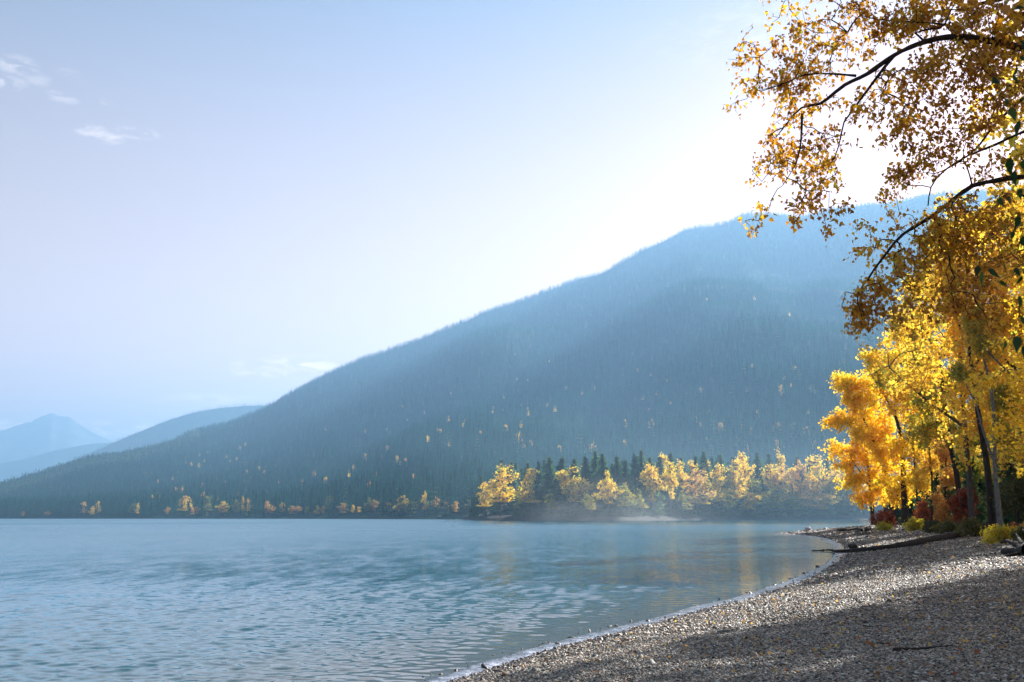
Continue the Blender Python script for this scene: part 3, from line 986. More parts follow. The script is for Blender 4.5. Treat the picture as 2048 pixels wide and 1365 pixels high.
# golden trees sprinkled over the slope
gp = []
for k in range(5):
    tr, cr = broadleaf('slope_gold', 1.0, 0.55, 300 + k, 260, 0.085, 'bark_dark', ['gold_leaf', 'orange_leaf'][k % 2], 0.15, 30, 'oval', 0.65, step=0.1)
    gp.append(proto('slope_gold', cr))
PG = sample_terrain(MV, MR, 9000, 0.03, 0.62, 1.25, c_lo + 60, c_hi - 40)
dens = fbm(PG[:, 0] / 260, PG[:, 1] / 260, 3, 77) + 0.25 * np.exp(-((PG[:, 1] - 1500) / 700) ** 2)
PG = PG[(dens > 0.20) & (g.random(len(dens)) < 0.35)][:150]
hg = 6 + 7 * g.random(len(PG)) ** 1.5
rot = np.zeros((len(PG), 3)); rot[:, 2] = g.random(len(PG)) * 6.28
o = scatter('slope_larches', PG + [0, 0, 5], rot, np.stack([hg * .9, hg * .9, hg], -1), g.integers(0, 5, len(PG)), gp)
tag(o, 'small golden trees sprinkled through the dark forest of the mountainside', kind='stuff')

# ------------------------------------------------------------------ the wooded point across the bay
PEN = [(925, 640), (945, 560), (965, 500), (1000, 470), (1100, 425), (1180, 405), (1240, 400), (1320, 430), (1400, 475), (1550, 525), (1740, 570), (1900, 600), (2200, 560), (2500, 500)]
pp = np.array([np.append(at(px, horizon_py(px), dep)[:2], 0) for px, dep in PEN])
pens = resample(pp, 6)
dirs = pens[:, :2] / np.linalg.norm(pens[:, :2], axis=1)[:, None]
rws = []
for off, z in ((-6, -0.8), (0, 0.02), (3, 0.5), (8, 1.3), (14, 1.9), (60, 2.6), (160, 4.0), (300, 3.0)):
    q = pens[:, :2] + dirs * off
    zz = z + (0.35 * fbm(q[:, 0] / 9, q[:, 1] / 9, 3, 88) if off > 2 else 0)
    rws.append(np.stack([q[:, 0], q[:, 1], zz + np.zeros(len(q))], -1))
rws = np.array(rws)
o = link('wooded_point_ground', quad_mesh('point_ground', rws.reshape(-1, 3), grid_faces(len(rws), len(pens))[:, ::-1], M['far_bank'])); tag(o, kind='structure')


def pen_point(px, back, z=1.9):
    dep = interp_px(PEN, px)
    p = at(px, horizon_py(px), dep); u = p[:2] / np.linalg.norm(p[:2])
    q = p[:2] + u * back
    return np.array([q[0], q[1], z + back * 0.004])


def px_h(px, py_top, p):
    """height a thing standing at p must have so that its top is seen at py_top"""
    d = ray(px, py_top); hl = math.hypot(d[0], d[1])
    return CAM[2] + d[2] / hl * math.hypot(p[0], p[1]) - p[2]


def px_w(w, p):
    return w / F_PX * p[1]


conif = [conifer_mesh('conifer', 1.0, 0.30, 100 + k, 24, 0.08 + 0.04 * (k % 3), 'needle', 12, 2) for k in range(5)]
conif_n = [0]


def conifer_thing(name, p, h, w, label, group, rz=None):
    e = empty(name, p, rz if rz is not None else random.random() * 6.28)
    sx = w / 0.30
    k = conif_n[0] % 5; conif_n[0] += 1
    e.scale = (sx, sx, h)
    src = conif[k]
    key = 'split_%d' % k
    if key not in M:
        M[key] = split_conifer(src)
    link('trunk', M[key][0], e); link('crown', M[key][1], e)
    tag(e, label, 'conifer', group)
    return e


def split_conifer(me):
    n = len(me.polygons); mi = np.zeros(n, np.int32); me.polygons.foreach_get('material_index', mi)
    lv = np.zeros(n * 4, np.int32); me.loops.foreach_get('vertex_index', lv); lv = lv.reshape(n, 4)
    co = np.zeros(len(me.vertices) * 3, np.float32); me.vertices.foreach_get('co', co); co = co.reshape(-1, 3)
    a = sub_mesh('conifer_trunk', co, lv[mi == 0], M['bark_dark'])
    b = sub_mesh('conifer_crown', co, lv[mi == 1], M['needle'])
    return a, b


POINT_G = 'dark conifers standing on the wooded point'
big_con = [(1056, 925, 20), (1078, 922, 17), (1100, 914, 20), (1125, 915, 24), (1150, 917, 20), (1172, 912, 18), (1193, 901, 20), (1207, 906, 20), (1236, 912, 22), (1253, 920, 20), (1271, 906, 16), (1285, 899, 20),
           (1303, 914, 20), (1322, 912, 18), (1345, 905, 18), (1366, 914, 20), (1395, 911, 22), (1412, 902, 20), (1428, 914, 18), (1445, 908, 22), (1470, 912, 20), (1497, 918, 18), (1519, 904, 22), (1543, 907, 20), (1562, 914, 18), (1600, 912, 20), (1625, 918, 20), (1660, 915, 22), (1700, 920, 22)]
for px, top, w in big_con:
    back = 26 + random.random() * 20
    p = pen_point(px, back); h = px_h(px, top, p)
    conifer_thing('conifer', p, h, px_w(w * 2.5, p), 'tall dark spruce rising behind the golden trees of the far point', POINT_G)
for k in range(95):   # the wood behind and the darker lower storey
    px = 990 + 780 * (k + random.random()) / 95
    back = random.choice([12, 18, 60, 80, 110]) + random.random() * 14
    p = pen_point(px, back)
    top = (916 + random.random() * 30) if back > 40 else (965 + random.random() * 35)
    h = px_h(px, top, p)
    conifer_thing('conifer', p, max(h, 6), px_w(38 + 12 * random.random(), p), 'dark spruce filling the shaded lower storey of the far point', 'lower conifers of the wooded point')
p = pen_point(962, 8); conifer_thing('conifer', p, px_h(962, 951, p), px_w(28, p), 'lone dark green conifer at the tip of the far point', None)
p = pen_point(948, 8); conifer_thing('conifer', p, px_h(948, 985, p), px_w(26, p), 'short dark conifer just left of the point tip', None)

# golden broadleaf trees of the point: px, top, width px, bare share, leaf, shape, distance back, label
far_b = {}


def far_tree(shape, leaf, variant, bare=0.2):
    key = (shape, leaf, variant, bare)
    if key not in far_b:
        far_b[key] = broadleaf('far_tree', 1.0, 0.62, 500 + len(far_b) * 7, 2600 if leaf != 'x' else 0, 0.026, 'bark_grey', leaf, bare, 90, shape, 0.62, step=0.05)
    return far_b[key]


def far_thing(px, top, wpx, base_p, shape, leaf, variant, bare, label, group, name='golden_tree'):
    h = px_h(px, top, base_p); w = px_w(wpx, base_p)
    e = plant_pair(name, far_tree(shape, leaf, variant, bare), base_p, random.random() * 6.28, w / 0.56, h)
    tag(e, label, 'tree', group)
    return e


GP = 'golden trees along the far point'
point_trees = [
    (1000, 931, 74, 'oval', 'yellow_leaf', 0, 0.12, 10, 'broad bright yellow tree, the biggest crown at the left end of the far point'),
    (975, 962, 44, 'oval', 'gold_leaf', 1, 0.1, 6, 'small gold tree tucked against the left side of the biggest yellow crown'),
    (1062, 936, 46, 'oval', 'gold_leaf', 1, 0.12, 12, 'gold tree second from the left on the far point'),
    (1040, 975, 30, 'column', 'olive_leaf', 2, 0.1, 8, 'narrow olive tree between the two leftmost gold crowns'),
    (1145, 936, 76, 'top', 'gold_leaf', 3, 0.2, 12, 'wide spreading yellow crown over a thin olive lower half, third on the point'),
    (1105, 985, 36, 'oval', 'olive_leaf', 4, 0.1, 7, 'low dull olive tree at the foot of the wide spreading crown'),
    (1216, 945, 46, 'top', 'yellow_leaf', 5, 0.15, 9, 'lone orange yellow tree with dark conifers on both sides'),
    (1302, 926, 52, 'top', 'gold_leaf', 6, 0.15, 16, 'loose gold crown over drooping green lower branches'),
    (1328, 908, 40, 'top', 'yellow_leaf', 5, 0.3, 30, 'bright yellow crown reaching up among the conifer tops'),
    (1343, 930, 34, 'top', 'yellow_leaf', 3, 0.42, 8, 'tall tree with a long bare trunk and small yellow orange head'),
    (1392, 942, 50, 'oval', 'orange_leaf', 1, 0.12, 10, 'orange tree, the leftmost of the close row at the right of the point'),
    (1412, 950, 36, 'oval', 'gold_leaf', 7, 0.12, 8, 'gold brown tree squeezed beside the leftmost orange one'),
    (1438, 931, 34, 'column', 'yellow_leaf', 8, 0.12, 10, 'narrow upright bright yellow tree of the close row'),
    (1470, 915, 44, 'oval', 'gold_leaf', 0, 0.12, 12, 'tall gold tree with a rounded leafy top left of the highest crown'),
    (1496, 905, 38, 'top', 'yellow_leaf', 5, 0.2, 16, 'tallest yellow crown in the middle of the close row'),
    (1516, 950, 34, 'oval', 'olive_leaf', 2, 0.1, 8, 'dull olive gold tree filling the gap under the tallest crowns'),
    (1548, 921, 62, 'oval', 'gold_leaf', 6, 0.14, 12, 'wide peach gold crown right of the tallest yellow one'),
    (1574, 928, 36, 'oval', 'orange_leaf', 1, 0.14, 10, 'peach coloured tree beside the wide peach gold crown'),
    (1548, 975, 46, 'oval', 'olive_leaf', 4, 0.1, 7, 'pale drooping tree under the wide peach gold crown'),
    (1563, 903, 26, 'top', 'gold_leaf', 3, 0.2, 34, 'small pale gold crown poking above the row'),
    (1604, 915, 44, 'oval', 'orange_leaf', 9, 0.14, 10, 'pinkish orange tree left of the bright yellow one near the beach trees'),
    (1634, 906, 46, 'oval', 'yellow_leaf', 0, 0.14, 14, 'bright yellow tree nearest the foreground cottonwoods'),
    (1618, 965, 42, 'oval', 'orange_leaf', 9, 0.1, 8, 'hanging pink gold foliage low at the right of the point'),
    (1672, 925, 46, 'oval', 'gold_leaf', 6, 0.14, 12, 'gold tree half hidden behind the foreground yellow leaves'),
    (1700, 960, 50, 'oval', 'olive_leaf', 4, 0.1, 8, 'dull green gold tree at the right end of the far shore'),
    (1585, 985, 40, 'oval', 'olive_leaf', 2, 0.1, 6, 'low grey green tree at the waterline of the close row'),
    (1455, 975, 40, 'oval', 'olive_leaf', 2, 0.1, 7, 'low pale green tree under the tall gold crowns'),
    (1500, 985, 36, 'oval', 'gold_leaf', 7, 0.1, 7, 'low tawny tree just above the far waterline'),
    (1280, 975, 36, 'oval', 'olive_leaf', 4, 0.1, 9, 'soft green tree left of the loose gold crown'),
    (1650, 985, 40, 'oval', 'gold_leaf', 7, 0.1, 7, 'tawny low tree under the yellow one nearest the beach'),
    (1362, 914, 34, 'oval', 'gold_leaf', 6, 0.14, 26, 'pale yellow crown behind the leftmost orange tree of the close row'),
    (1386, 917, 30, 'oval', 'yellow_leaf', 0, 0.14, 28, 'small bright crown level with the conifer tops left of the narrow upright tree'),
    (1420, 921, 32, 'oval', 'yellow_leaf', 5, 0.14, 24, 'lemon crown showing over the gold brown tree'),
    (1252, 962, 34, 'oval', 'olive_leaf', 2, 0.1, 9, 'dull green tree between the lone orange yellow tree and the loose gold crown'),
    (1180, 985, 30, 'oval', 'olive_leaf', 4, 0.1, 8, 'low faded green tree left of the lone orange yellow tree'),
    (1365, 985, 32, 'oval', 'olive_leaf', 2, 0.1, 8, 'low olive tree right of the long bare trunk'),
    (1590, 935, 36, 'top', 'yellow_leaf', 3, 0.14, 18, 'yellow crown wedged between the peach tree and the pinkish one'),
    (1690, 930, 40, 'top', 'yellow_leaf', 5, 0.14, 18, 'yellow crown rising behind the rightmost dull green gold tree'),
    (1725, 945, 44, 'oval', 'gold_leaf', 6, 0.12, 12, 'gold tree last in the row, seen through the leaves of the beach grove'),
]
for px, top, w, shp, leaf, var, bare, back, lab in point_trees:
    far_thing(px, top, w * (1.28 if px > 1360 else 1.12), pen_point(px, back), shp, leaf, var, bare, lab, None)


def slope_point(px, v):
    """a point of the main slope under that column of the picture"""
    j = int(round((px + 900) / 4300 * 429)); ri = np.interp(v, MR, np.arange(len(MR))); i = int(ri); f = ri - i
    return MV[i, j] * (1 - f) + MV[i + 1, j] * f


# trees along the far shore on the left
shore_trees = [
    (57, 1023, 9, 'orange_leaf', 'tiny orange tree near the left edge of the far shore'), (100, 1022, 13, 'orange_leaf', 'low round orange bush alone on the far shore'),
    (168, 1003, 15, 'orange_leaf', 'thin sparse orange tree left of the first golden pair'), (188, 1013, 13, 'gold_leaf', 'left tree of the first small golden pair'), (202, 1004, 12, 'gold_leaf', 'right and taller tree of the first small golden pair'),
    (271, 1007, 16, 'far_green_leaf', 'yellow green tree with a golden neighbour on its right'), (284, 1007, 9, 'gold_leaf', 'slim golden tree right of the yellow green one'),
    (342, 1012, 11, 'orange_leaf', 'short orange tree standing alone before the big round one'), (376, 993, 20, 'gold_leaf', 'big round golden brown tree, the tallest gold one on the left shore'),
    (392, 1014, 9, 'orange_leaf', 'faint orange sapling between the big gold and the big green tree'), (406, 1010, 10, 'orange_leaf', 'dull orange tree touching the big green one'), (420, 992, 21, 'far_green_leaf', 'big round green tree beside the tallest golden one'),
    (440, 1012, 10, 'far_green_leaf', 'little green tree left of the bright yellow one'), (453, 1003, 17, 'yellow_leaf', 'bright yellow tree in the middle of the left shore'), (466, 1008, 10, 'gold_leaf', 'slender gold tree right of the bright yellow one'),
    (481, 999, 22, 'far_green_leaf', 'wide green gold tree of uneven outline'), (491, 994, 9, 'gold_leaf', 'thin gold tree rising from the wide green gold one'), (507, 997, 13, 'orange_leaf', 'sparse orange tree on a bare trunk'),
    (542, 1002, 13, 'orange_leaf', 'pale orange tree opening the long low row'), (552, 1010, 14, 'orange_leaf', 'rusty tree in the long low row'), (574, 1006, 14, 'gold_leaf', 'pale gold tree in the long low row'), (590, 1012, 16, 'orange_leaf', 'low pinkish orange tree in the long row'),
    (605, 1010, 16, 'orange_leaf', 'dull brick coloured tree in the long row'), (622, 1013, 12, 'far_green_leaf', 'dull green tree closing the long low row'), (643, 1012, 11, 'gold_leaf', 'yellow tree just left of the tall green one'), (656, 1013, 10, 'gold_leaf', 'small tawny tree beside the tall green one'),
    (661, 992, 14, 'far_green_leaf', 'tall thin green tree above the tawny saplings'), (690, 1006, 18, 'orange_leaf', 'soft brown tree right of the tall thin green one'), (711, 1011, 10, 'gold_leaf', 'narrow straw coloured tree'), (725, 1014, 11, 'yellow_leaf', 'small round lime yellow tree'),
    (740, 993, 17, 'far_green_leaf', 'green tree with a brown neighbour on its right'), (757, 997, 18, 'orange_leaf', 'brown orange tree beside the green one'), (780, 1004, 14, 'orange_leaf', 'rusty low tree left of the yellow crowns'), (803, 996, 16, 'gold_leaf', 'orange gold tree left of the round yellow crown'),
    (815, 991, 20, 'yellow_leaf', 'round yellow crown over the pale green trees'), (832, 1003, 24, 'far_green_leaf', 'wide pale green tree at the bend of the shore'), (858, 984, 13, 'gold_leaf', 'tall thin golden tree on the slope above the bend'), (871, 990, 16, 'orange_leaf', 'orange tree above the white speck on the bank'),
    (893, 1000, 14, 'orange_leaf', 'muted orange tree left of the green group'), (918, 1003, 14, 'orange_leaf', 'rusty tree left of the pale green pair'), (934, 1006, 14, 'far_green_leaf', 'left tree of the pale green pair by the point'), (946, 1000, 16, 'far_green_leaf', 'right tree of the pale green pair by the point')]
for k, (px, top, w, leaf, lab) in enumerate(shore_trees):
    far_thing(px, top, w * 1.25, slope_point(px, 0.006 + 0.004 * (k % 3)), ['oval', 'top', 'column'][k % 3], leaf, k % 3, 0.1, lab, None, 'shore_tree')
# pale gold trees higher on the slope behind the point
back_trees = [(1032, 866, 20, 'gold'), (1046, 880, 14, 'orange'), (1118, 890, 16, 'gold'), (1170, 888, 26, 'orange'), (1187, 892, 18, 'gold'), (1423, 846, 22, 'gold'), (1462, 852, 12, 'pale'), (1484, 855, 18, 'pale'), (1532, 845, 26, 'gold'), (1566, 846, 18, 'pale'), (1590, 854, 28, 'orange'),
              (1536, 880, 22, 'gold'), (1452, 872, 10, 'orange'), (1476, 890, 10, 'orange'), (1610, 880, 18, 'gold'), (1628, 862, 12, 'pale'), (1600, 820, 14, 'pale'), (1500, 820, 10, 'gold'), (1240, 838, 9, 'gold'), (1293, 838, 9, 'gold'), (1605, 770, 14, 'pale'), (1655, 780, 14, 'pale'), (1545, 770, 14, 'gold')]
words = ['left outermost', 'second', 'low', 'wide', 'roundish', 'tall', 'thin', 'bright', 'ragged', 'slim', 'broad']
for k, (px, top, w, c) in enumerate(back_trees):
    best = None
    for v in np.linspace(0.02, 0.7, 200):
        p = slope_point(px, v)
        q = Vector(p + [0, 0, 20]) - Vector(CAM)
        e_ = q.z / math.hypot(q.x, q.y); d = ray(px, top)
        if e_ >= d[2] / math.hypot(d[0], d[1]): best = p; break
    if best is None: continue
    far_thing(px, top, w, best, ['oval', 'top'][k % 2], {'gold': 'gold_leaf', 'orange': 'orange_leaf', 'pale': 'far_green_leaf'}[c], k % 3, 0.15, ['hazy %s autumn tree on the dark slope above the left half of the far point', 'hazy %s autumn tree on the dark slope above the right half of the far point'][px > 1350] % c, 'hazy autumn trees on the slope behind the point', 'slope_tree')

# small white hull drawn up on the far bank
p = slope_point(888, 0.003); p = np.array([p[0], p[1] - 2, 2.0])
s_ = np.linspace(-1, 1, 13)[:, None]; a_ = np.linspace(0, math.pi, 9)[None, :]
wv = np.sqrt(np.clip(1 - s_ ** 2, 0, 1)) * 0.6 + 0.02
HX = s_ * 1.7 + 0 * a_; HY = wv * np.cos(a_); HZ = wv * 0.9 * np.sin(a_)
hull = quad_mesh('hull', np.stack([HX, HY, HZ], -1).reshape(-1, 3), grid_faces(13, 9), M['white_paint'])
e = empty('upturned_boat', p, 0.2); e.scale = (0.8, 0.8, 0.8); link('hull', hull, e)
G = Geo(); G.tube([(-1.5, 0, 0.3), (0, 0, 0.58), (1.5, 0, 0.3)], [0.05, 0.06, 0.05], 4); link('keel', G.mesh('keel', M['dark_rubber']), e)
tag(e, 'tiny white upturned hull on the bank of the far shore', 'boat')

# ------------------------------------------------------------------ cottonwoods of the near shore
def blobs_px(lst, depth, dscale=1.0):
    out = []
    for b in lst:
        cx, cy_, rx, ry = b[:4]
        c = at(cx, cy_, depth); s = depth / F_PX
        wt = b[4] if len(b) > 4 else rx * ry
        c = c + np.array([0, rng.normal() * rx * s * 0.5 * dscale, 0])
        out.append((c, (rx * s, max(rx, ry) * s * 0.9 * dscale, ry * s), wt))
    return out


def photo_tree(name, depth, chains, blobs, n_t, n_leaf, leaf_size, leaf, bark, label, tint=0.6, step=0.45, extra=None, hang=0.3, sides=7, r_tip=0.012):
    g = np.random.default_rng(int(depth * 31 + len(blobs)))
    x0, y0 = chains[0][0][0]
    base = at(x0, y0, depth); base[2] = drop(base[0], base[1])
    ch = []
    for k, (pts, r0, r1) in enumerate(chains):
        P3 = [at(x, y, depth) for x, y in pts]
        if k == 0:
            P3[0] = base - np.array([0, 0, 0.3])
            P3 = [P3[0]] + P3[1:]
            zb = at(pts[0][0], pts[0][1], depth)[2]
        # wander in depth so a trunk is not a flat drawing
        n = len(P3)
        if k > 0:
            off = g.normal() * 1.2
            P3 = [q + np.array([0, off * i / n, 0]) for i, q in enumerate(P3)]
        ch.append(limb(P3, r0, r1, step))
    bl = blobs_px(blobs, depth)
    if extra: bl += extra(base)
    tg = blob_points(bl, n_t, g)
    gz = base[2] + 0.8
    tg = tg[tg[:, 2] > gz]
    G, sp = grow(ch, tg, g, step, 0.12, 0, r_tip, 0.42)
    e = empty(name, base)
    bm_ = Geo()
    for k, (P_, R_) in enumerate(ch):
        if k == 0: R_ = R_ * (1 + 0.7 * np.exp(-np.arange(len(R_)) * step / 0.5))
        GG = Geo(); GG.tube(P_ - base, R_, sides)
        link('trunk' if k == 0 else 'limb', GG.mesh('trunk', M[bark]), e)
    G.V = [v - base for v in G.V]
    link('branches', G.mesh('branches', M[bark]), e)
    c = sp[g.integers(0, len(sp), n_leaf)] + g.normal(size=(n_leaf, 3)) * leaf_size * 0.9 - base
    V, Q, own = leaves(c, leaf_size, g, 'rhomb', hang)
    tn = np.clip(g.normal(tint, 0.2, n_leaf) + 0.3 * fbm(c[:, 0] / 1.5 + depth, c[:, 2] / 1.5, 2, int(depth)), 0, 1)
    link('crown', quad_mesh('crown', V, Q, M[leaf], tint=tn[own], smooth=False), e)
    tag(e, label, 'tree')
    return e


photo_tree('cottonwood', 112, [([(1747, 1043), (1739, 957), (1730, 893), (1722, 845)], 0.26, 0.06), ([(1745, 985), (1722, 950), (1702, 925), (1690, 905)], 0.09, 0.03)],
           [(1700, 905, 38, 22), (1688, 932, 26, 16), (1730, 862, 36, 34), (1662, 893, 20, 10), (1710, 960, 22, 16), (1722, 996, 22, 18), (1740, 920, 24, 40), (1690, 965, 20, 14), (1752, 985, 16, 24)], 300, 7500, 0.27, 'yellow_leaf', 'bark_dark',
           'slim yellow cottonwood leaning out over the water at the root of the spit', 0.55)
photo_tree('cottonwood', 108, [([(1786, 1044), (1783, 1000), (1776, 957), (1751, 893), (1730, 844), (1712, 800), (1694, 775)], 0.32, 0.05), ([(1768, 935), (1776, 880), (1772, 830), (1762, 790)], 0.12, 0.04)],
           [(1690, 770, 26, 20), (1672, 758, 14, 10), (1664, 845, 22, 12), (1690, 838, 30, 20), (1722, 800, 36, 34), (1745, 762, 30, 26), (1760, 850, 38, 44), (1720, 870, 30, 20), (1765, 900, 34, 36), (1772, 960, 26, 30), (1700, 800, 22, 20)], 480, 12500, 0.27, 'yellow_leaf', 'bark_dark',
           'bright yellow cottonwood whose trunk bends left towards the lake', 0.62)
photo_tree('cottonwood', 104, [([(1811, 1046), (1808, 980), (1806, 921), (1799, 858), (1779, 809), (1755, 770), (1735, 735)], 0.42, 0.06), ([(1804, 905), (1820, 860), (1825, 800), (1824, 745), (1815, 700)], 0.2, 0.05), ([(1800, 870), (1790, 820), (1792, 770), (1785, 720)], 0.13, 0.04)],
           [(1735, 716, 20, 16), (1760, 722, 36, 26), (1795, 700, 42, 40), (1832, 760, 42, 56), (1848, 830, 44, 56), (1800, 800, 42, 44), (1838, 900, 40, 40), (1790, 900, 30, 40), (1815, 960, 40, 34), (1798, 992, 26, 22), (1842, 970, 30, 30), (1775, 770, 30, 30), (1740, 740, 24, 16), (1722, 705, 10, 8)], 600, 15500, 0.27, 'yellow_leaf', 'bark_dark',
           'many stemmed golden cottonwood in the middle of the clump by the spit', 0.6)
photo_tree('cottonwood', 82, [([(1922, 1046), (1915, 960), (1898, 880), (1890, 810), (1878, 717), (1872, 680)], 0.27, 0.12), ([(1876, 722), (1858, 680), (1846, 640), (1850, 590), (1840, 530)], 0.14, 0.04), ([(1879, 712), (1890, 670), (1896, 620), (1886, 560), (1880, 480)], 0.14, 0.04),
           ([(1874, 747), (1845, 729), (1800, 727), (1770, 735), (1748, 748)], 0.11, 0.03), ([(1893, 840), (1920, 800), (1930, 760)], 0.09, 0.03)],
           [(1850, 650, 50, 44), (1830, 580, 34, 34), (1885, 560, 46, 50), (1795, 752, 48, 26), (1840, 715, 40, 30), (1900, 780, 44, 50), (1858, 860, 44, 40), (1925, 870, 30, 44), (1925, 700, 50, 50), (1880, 480, 40, 44), (1800, 650, 26, 40), (1840, 800, 36, 30)], 600, 17000, 0.23, 'olive_leaf', 'bark_dark',
           'tall dark forked cottonwood with green and yellow leaves behind the long log', 0.78)
photo_tree('cottonwood', 64, [([(1985, 1050), (1974, 930), (1957, 830), (1948, 760), (1938, 693), (1930, 600), (1945, 500)], 0.25, 0.08), ([(1950, 770), (1985, 700), (2005, 620), (2020, 540)], 0.12, 0.04), ([(1940, 700), (1915, 640), (1900, 570)], 0.09, 0.03)],
           [(1960, 640, 60, 52), (1995, 545, 56, 56), (1948, 470, 50, 50), (2005, 740, 50, 56), (1955, 850, 32, 30), (1905, 600, 34, 60), (2030, 640, 50, 60), (1915, 530, 40, 40), (2010, 440, 50, 50), (1960, 760, 40, 40)], 600, 19000, 0.19, 'gold_leaf', 'bark_dark',
           'thick dark trunked cottonwood right of the forked one, gold leaves overhead', 0.55)
photo_tree('birch', 60, [([(2001, 1048), (1994, 980), (1990, 939), (1989, 870), (1985, 800), (1974, 740), (1962, 700), (1958, 650)], 0.17, 0.05), ([(1989, 925), (1968, 868), (1950, 805), (1934, 774), (1926, 740)], 0.08, 0.03)],
           [(1975, 690, 34, 30), (1925, 750, 26, 22), (2020, 800, 34, 40), (2000, 870, 24, 20), (1950, 640, 30, 30), (2026, 900, 20, 20)], 200, 8500, 0.15, 'olive_leaf', 'bark_pale',
           'slender pale grey barked tree in front of the dark trunks at the right', 0.7)

for k, (px, dep, xs, bl_, leaf, lab) in enumerate([
        (1836, 96, (1832, 1826, 1834, 1828), [(1832, 900, 26, 30), (1826, 840, 24, 30), (1838, 960, 22, 26)], 'yellow_leaf', 'slim dark stemmed young cottonwood just right of the many stemmed one'),
        (1862, 90, (1864, 1858, 1868, 1862), [(1862, 860, 30, 30), (1868, 930, 26, 30), (1858, 800, 26, 30)], 'gold_leaf', 'thin straight trunk halfway between the clump and the forked cottonwood'),
        (1893, 96, (1890, 1894, 1884, 1888), [(1890, 900, 28, 30), (1896, 960, 24, 22)], 'orange_leaf', 'thin trunk close behind the forked cottonwood, dull orange leaves'),
        (1948, 84, (1944, 1950, 1946, 1940), [(1944, 880, 30, 34), (1950, 940, 26, 26)], 'olive_leaf', 'thin dark trunk between the forked tree and the thick dark one'),
        (2024, 76, (2026, 2020, 2028, 2034), [(2024, 900, 34, 34), (2034, 960, 28, 24), (2020, 820, 34, 34)], 'orange_leaf', 'slim trunk right of the pale barked tree with reddish gold leaves'),
        (1770, 118, (1766, 1762, 1768, 1764), [(1766, 900, 22, 30), (1760, 960, 20, 24), (1770, 1000, 18, 16)], 'yellow_leaf', 'thin farthest trunk of the clump, between its two leaning neighbours')]):
    photo_tree('young_cottonwood', dep, [([(px, 1046), (xs[0], 960), (xs[1], 880), (xs[2], 800), (xs[3], 740)], 0.13, 0.03)], bl_ + [(xs[3], 760, 24, 24)], 130, 3600, 0.22, leaf, 'bark_dark', lab, 0.5)

g = np.random.default_rng(171)
n = 26000
az = np.radians(12 + 18 * g.random(n)); r_ = 38 + 110 * g.random(n)
x, y = r_ * np.sin(az), r_ * np.cos(az); d = shore_dist(x, y)
k = (d > 11.8 + 1.5 * fbm(x / 3, y / 3, 2, 5)) & (d < 30) & (fbm(x / 2.2, y / 2.2, 2, 6) > -0.25); x, y, d, r_ = x[k], y[k], d[k], r_[k]
hh_ = 0.15 + 0.9 * np.clip(fbm(x / 2.5, y / 2.5, 2, 8) + 0.3, 0, 1)
c = np.stack([x, y, ground_z(x, y, d) + hh_ * g.random(len(x))], -1)
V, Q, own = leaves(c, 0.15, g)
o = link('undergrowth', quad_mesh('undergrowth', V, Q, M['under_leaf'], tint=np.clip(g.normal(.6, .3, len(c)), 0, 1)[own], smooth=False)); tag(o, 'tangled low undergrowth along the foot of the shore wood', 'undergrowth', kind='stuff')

# further trees of the same wood, to the right and outside the frame
med = [broadleaf('wood_tree', 22.0, 11.0, 900 + k, 8800, 0.21, 'bark_grey' if k % 2 else 'bark_dark', ['gold_leaf', 'yellow_leaf', 'olive_leaf', 'gold_leaf'][k], 0.22, 330, 'oval', 0.55, step=0.5) for k in range(4)]
SA = np.array([math.cos(SUN_AZ), -math.sin(SUN_AZ)]); SD = np.array([math.sin(SUN_AZ), math.cos(SUN_AZ)])
wood = [(14, 19, 3, .8), (16.2, 25.5, 0, .8), (20, 28, 1, .9), (22, 32.5, 2, .85), (26, 35, 3, .95), (28.5, 40, 0, .9), (34, 43, 2, 1.0), (41, 53, 1, 1.0), (24, 24, 1, .9), (30, 26, 0, 1.0), (33, 34, 2, 1.0),
        (32.5, 62, 0, 1.0), (26.5, 50, 1, .75), (34, 59, 3, .85), (30, 66, 3, 1.05), (38, 70, 1, 1.1), (47, 82, 0, 1.1), (44, 92, 2, 1.0), (55, 95, 1, 1.0), (60, 78, 2, 1.1), (52, 62, 3, 1.1), (22, 12, 1, 1.0), (58, 112, 0, 1.0), (72, 96, 3, 1.0), (45, 36, 2, 1.1), (16, 2, 2, 1.0), (13, 10, 3, .8)]
wood_labels = {}
for k, (x, y, v, s) in enumerate(wood):
    e = plant_pair('cottonwood', med[v], (x, y, drop(x, y)), k * 1.3, s)
    tag(e, 'autumn cottonwood of the wood that continues right of the picture', 'tree', 'cottonwoods of the shore wood')
for k, (px, dep, top, w) in enumerate([(1868, 128, 900, 60), (1900, 118, 870, 60), (1935, 105, 850, 60), (1965, 92, 840, 70), (2010, 96, 800, 80), (2040, 80, 780, 80), (1985, 120, 800, 70), (2075, 70, 760, 90), (1840, 140, 930, 50), (1915, 135, 880, 60), (1880, 100, 940, 50), (1945, 80, 930, 50), (2030, 66, 900, 60), (1800, 150, 950, 44), (1780, 150, 970, 40), (1820, 135, 960, 44)]):
    p = at(px, 1040, dep); p[2] = drop(p[0], p[1])
    conifer_thing('young_spruce', p, px_h(px, top, p), px_w(w, p), 'dark young spruce in the gloom behind the shore trunks', 'young spruces in the shaded shore wood')


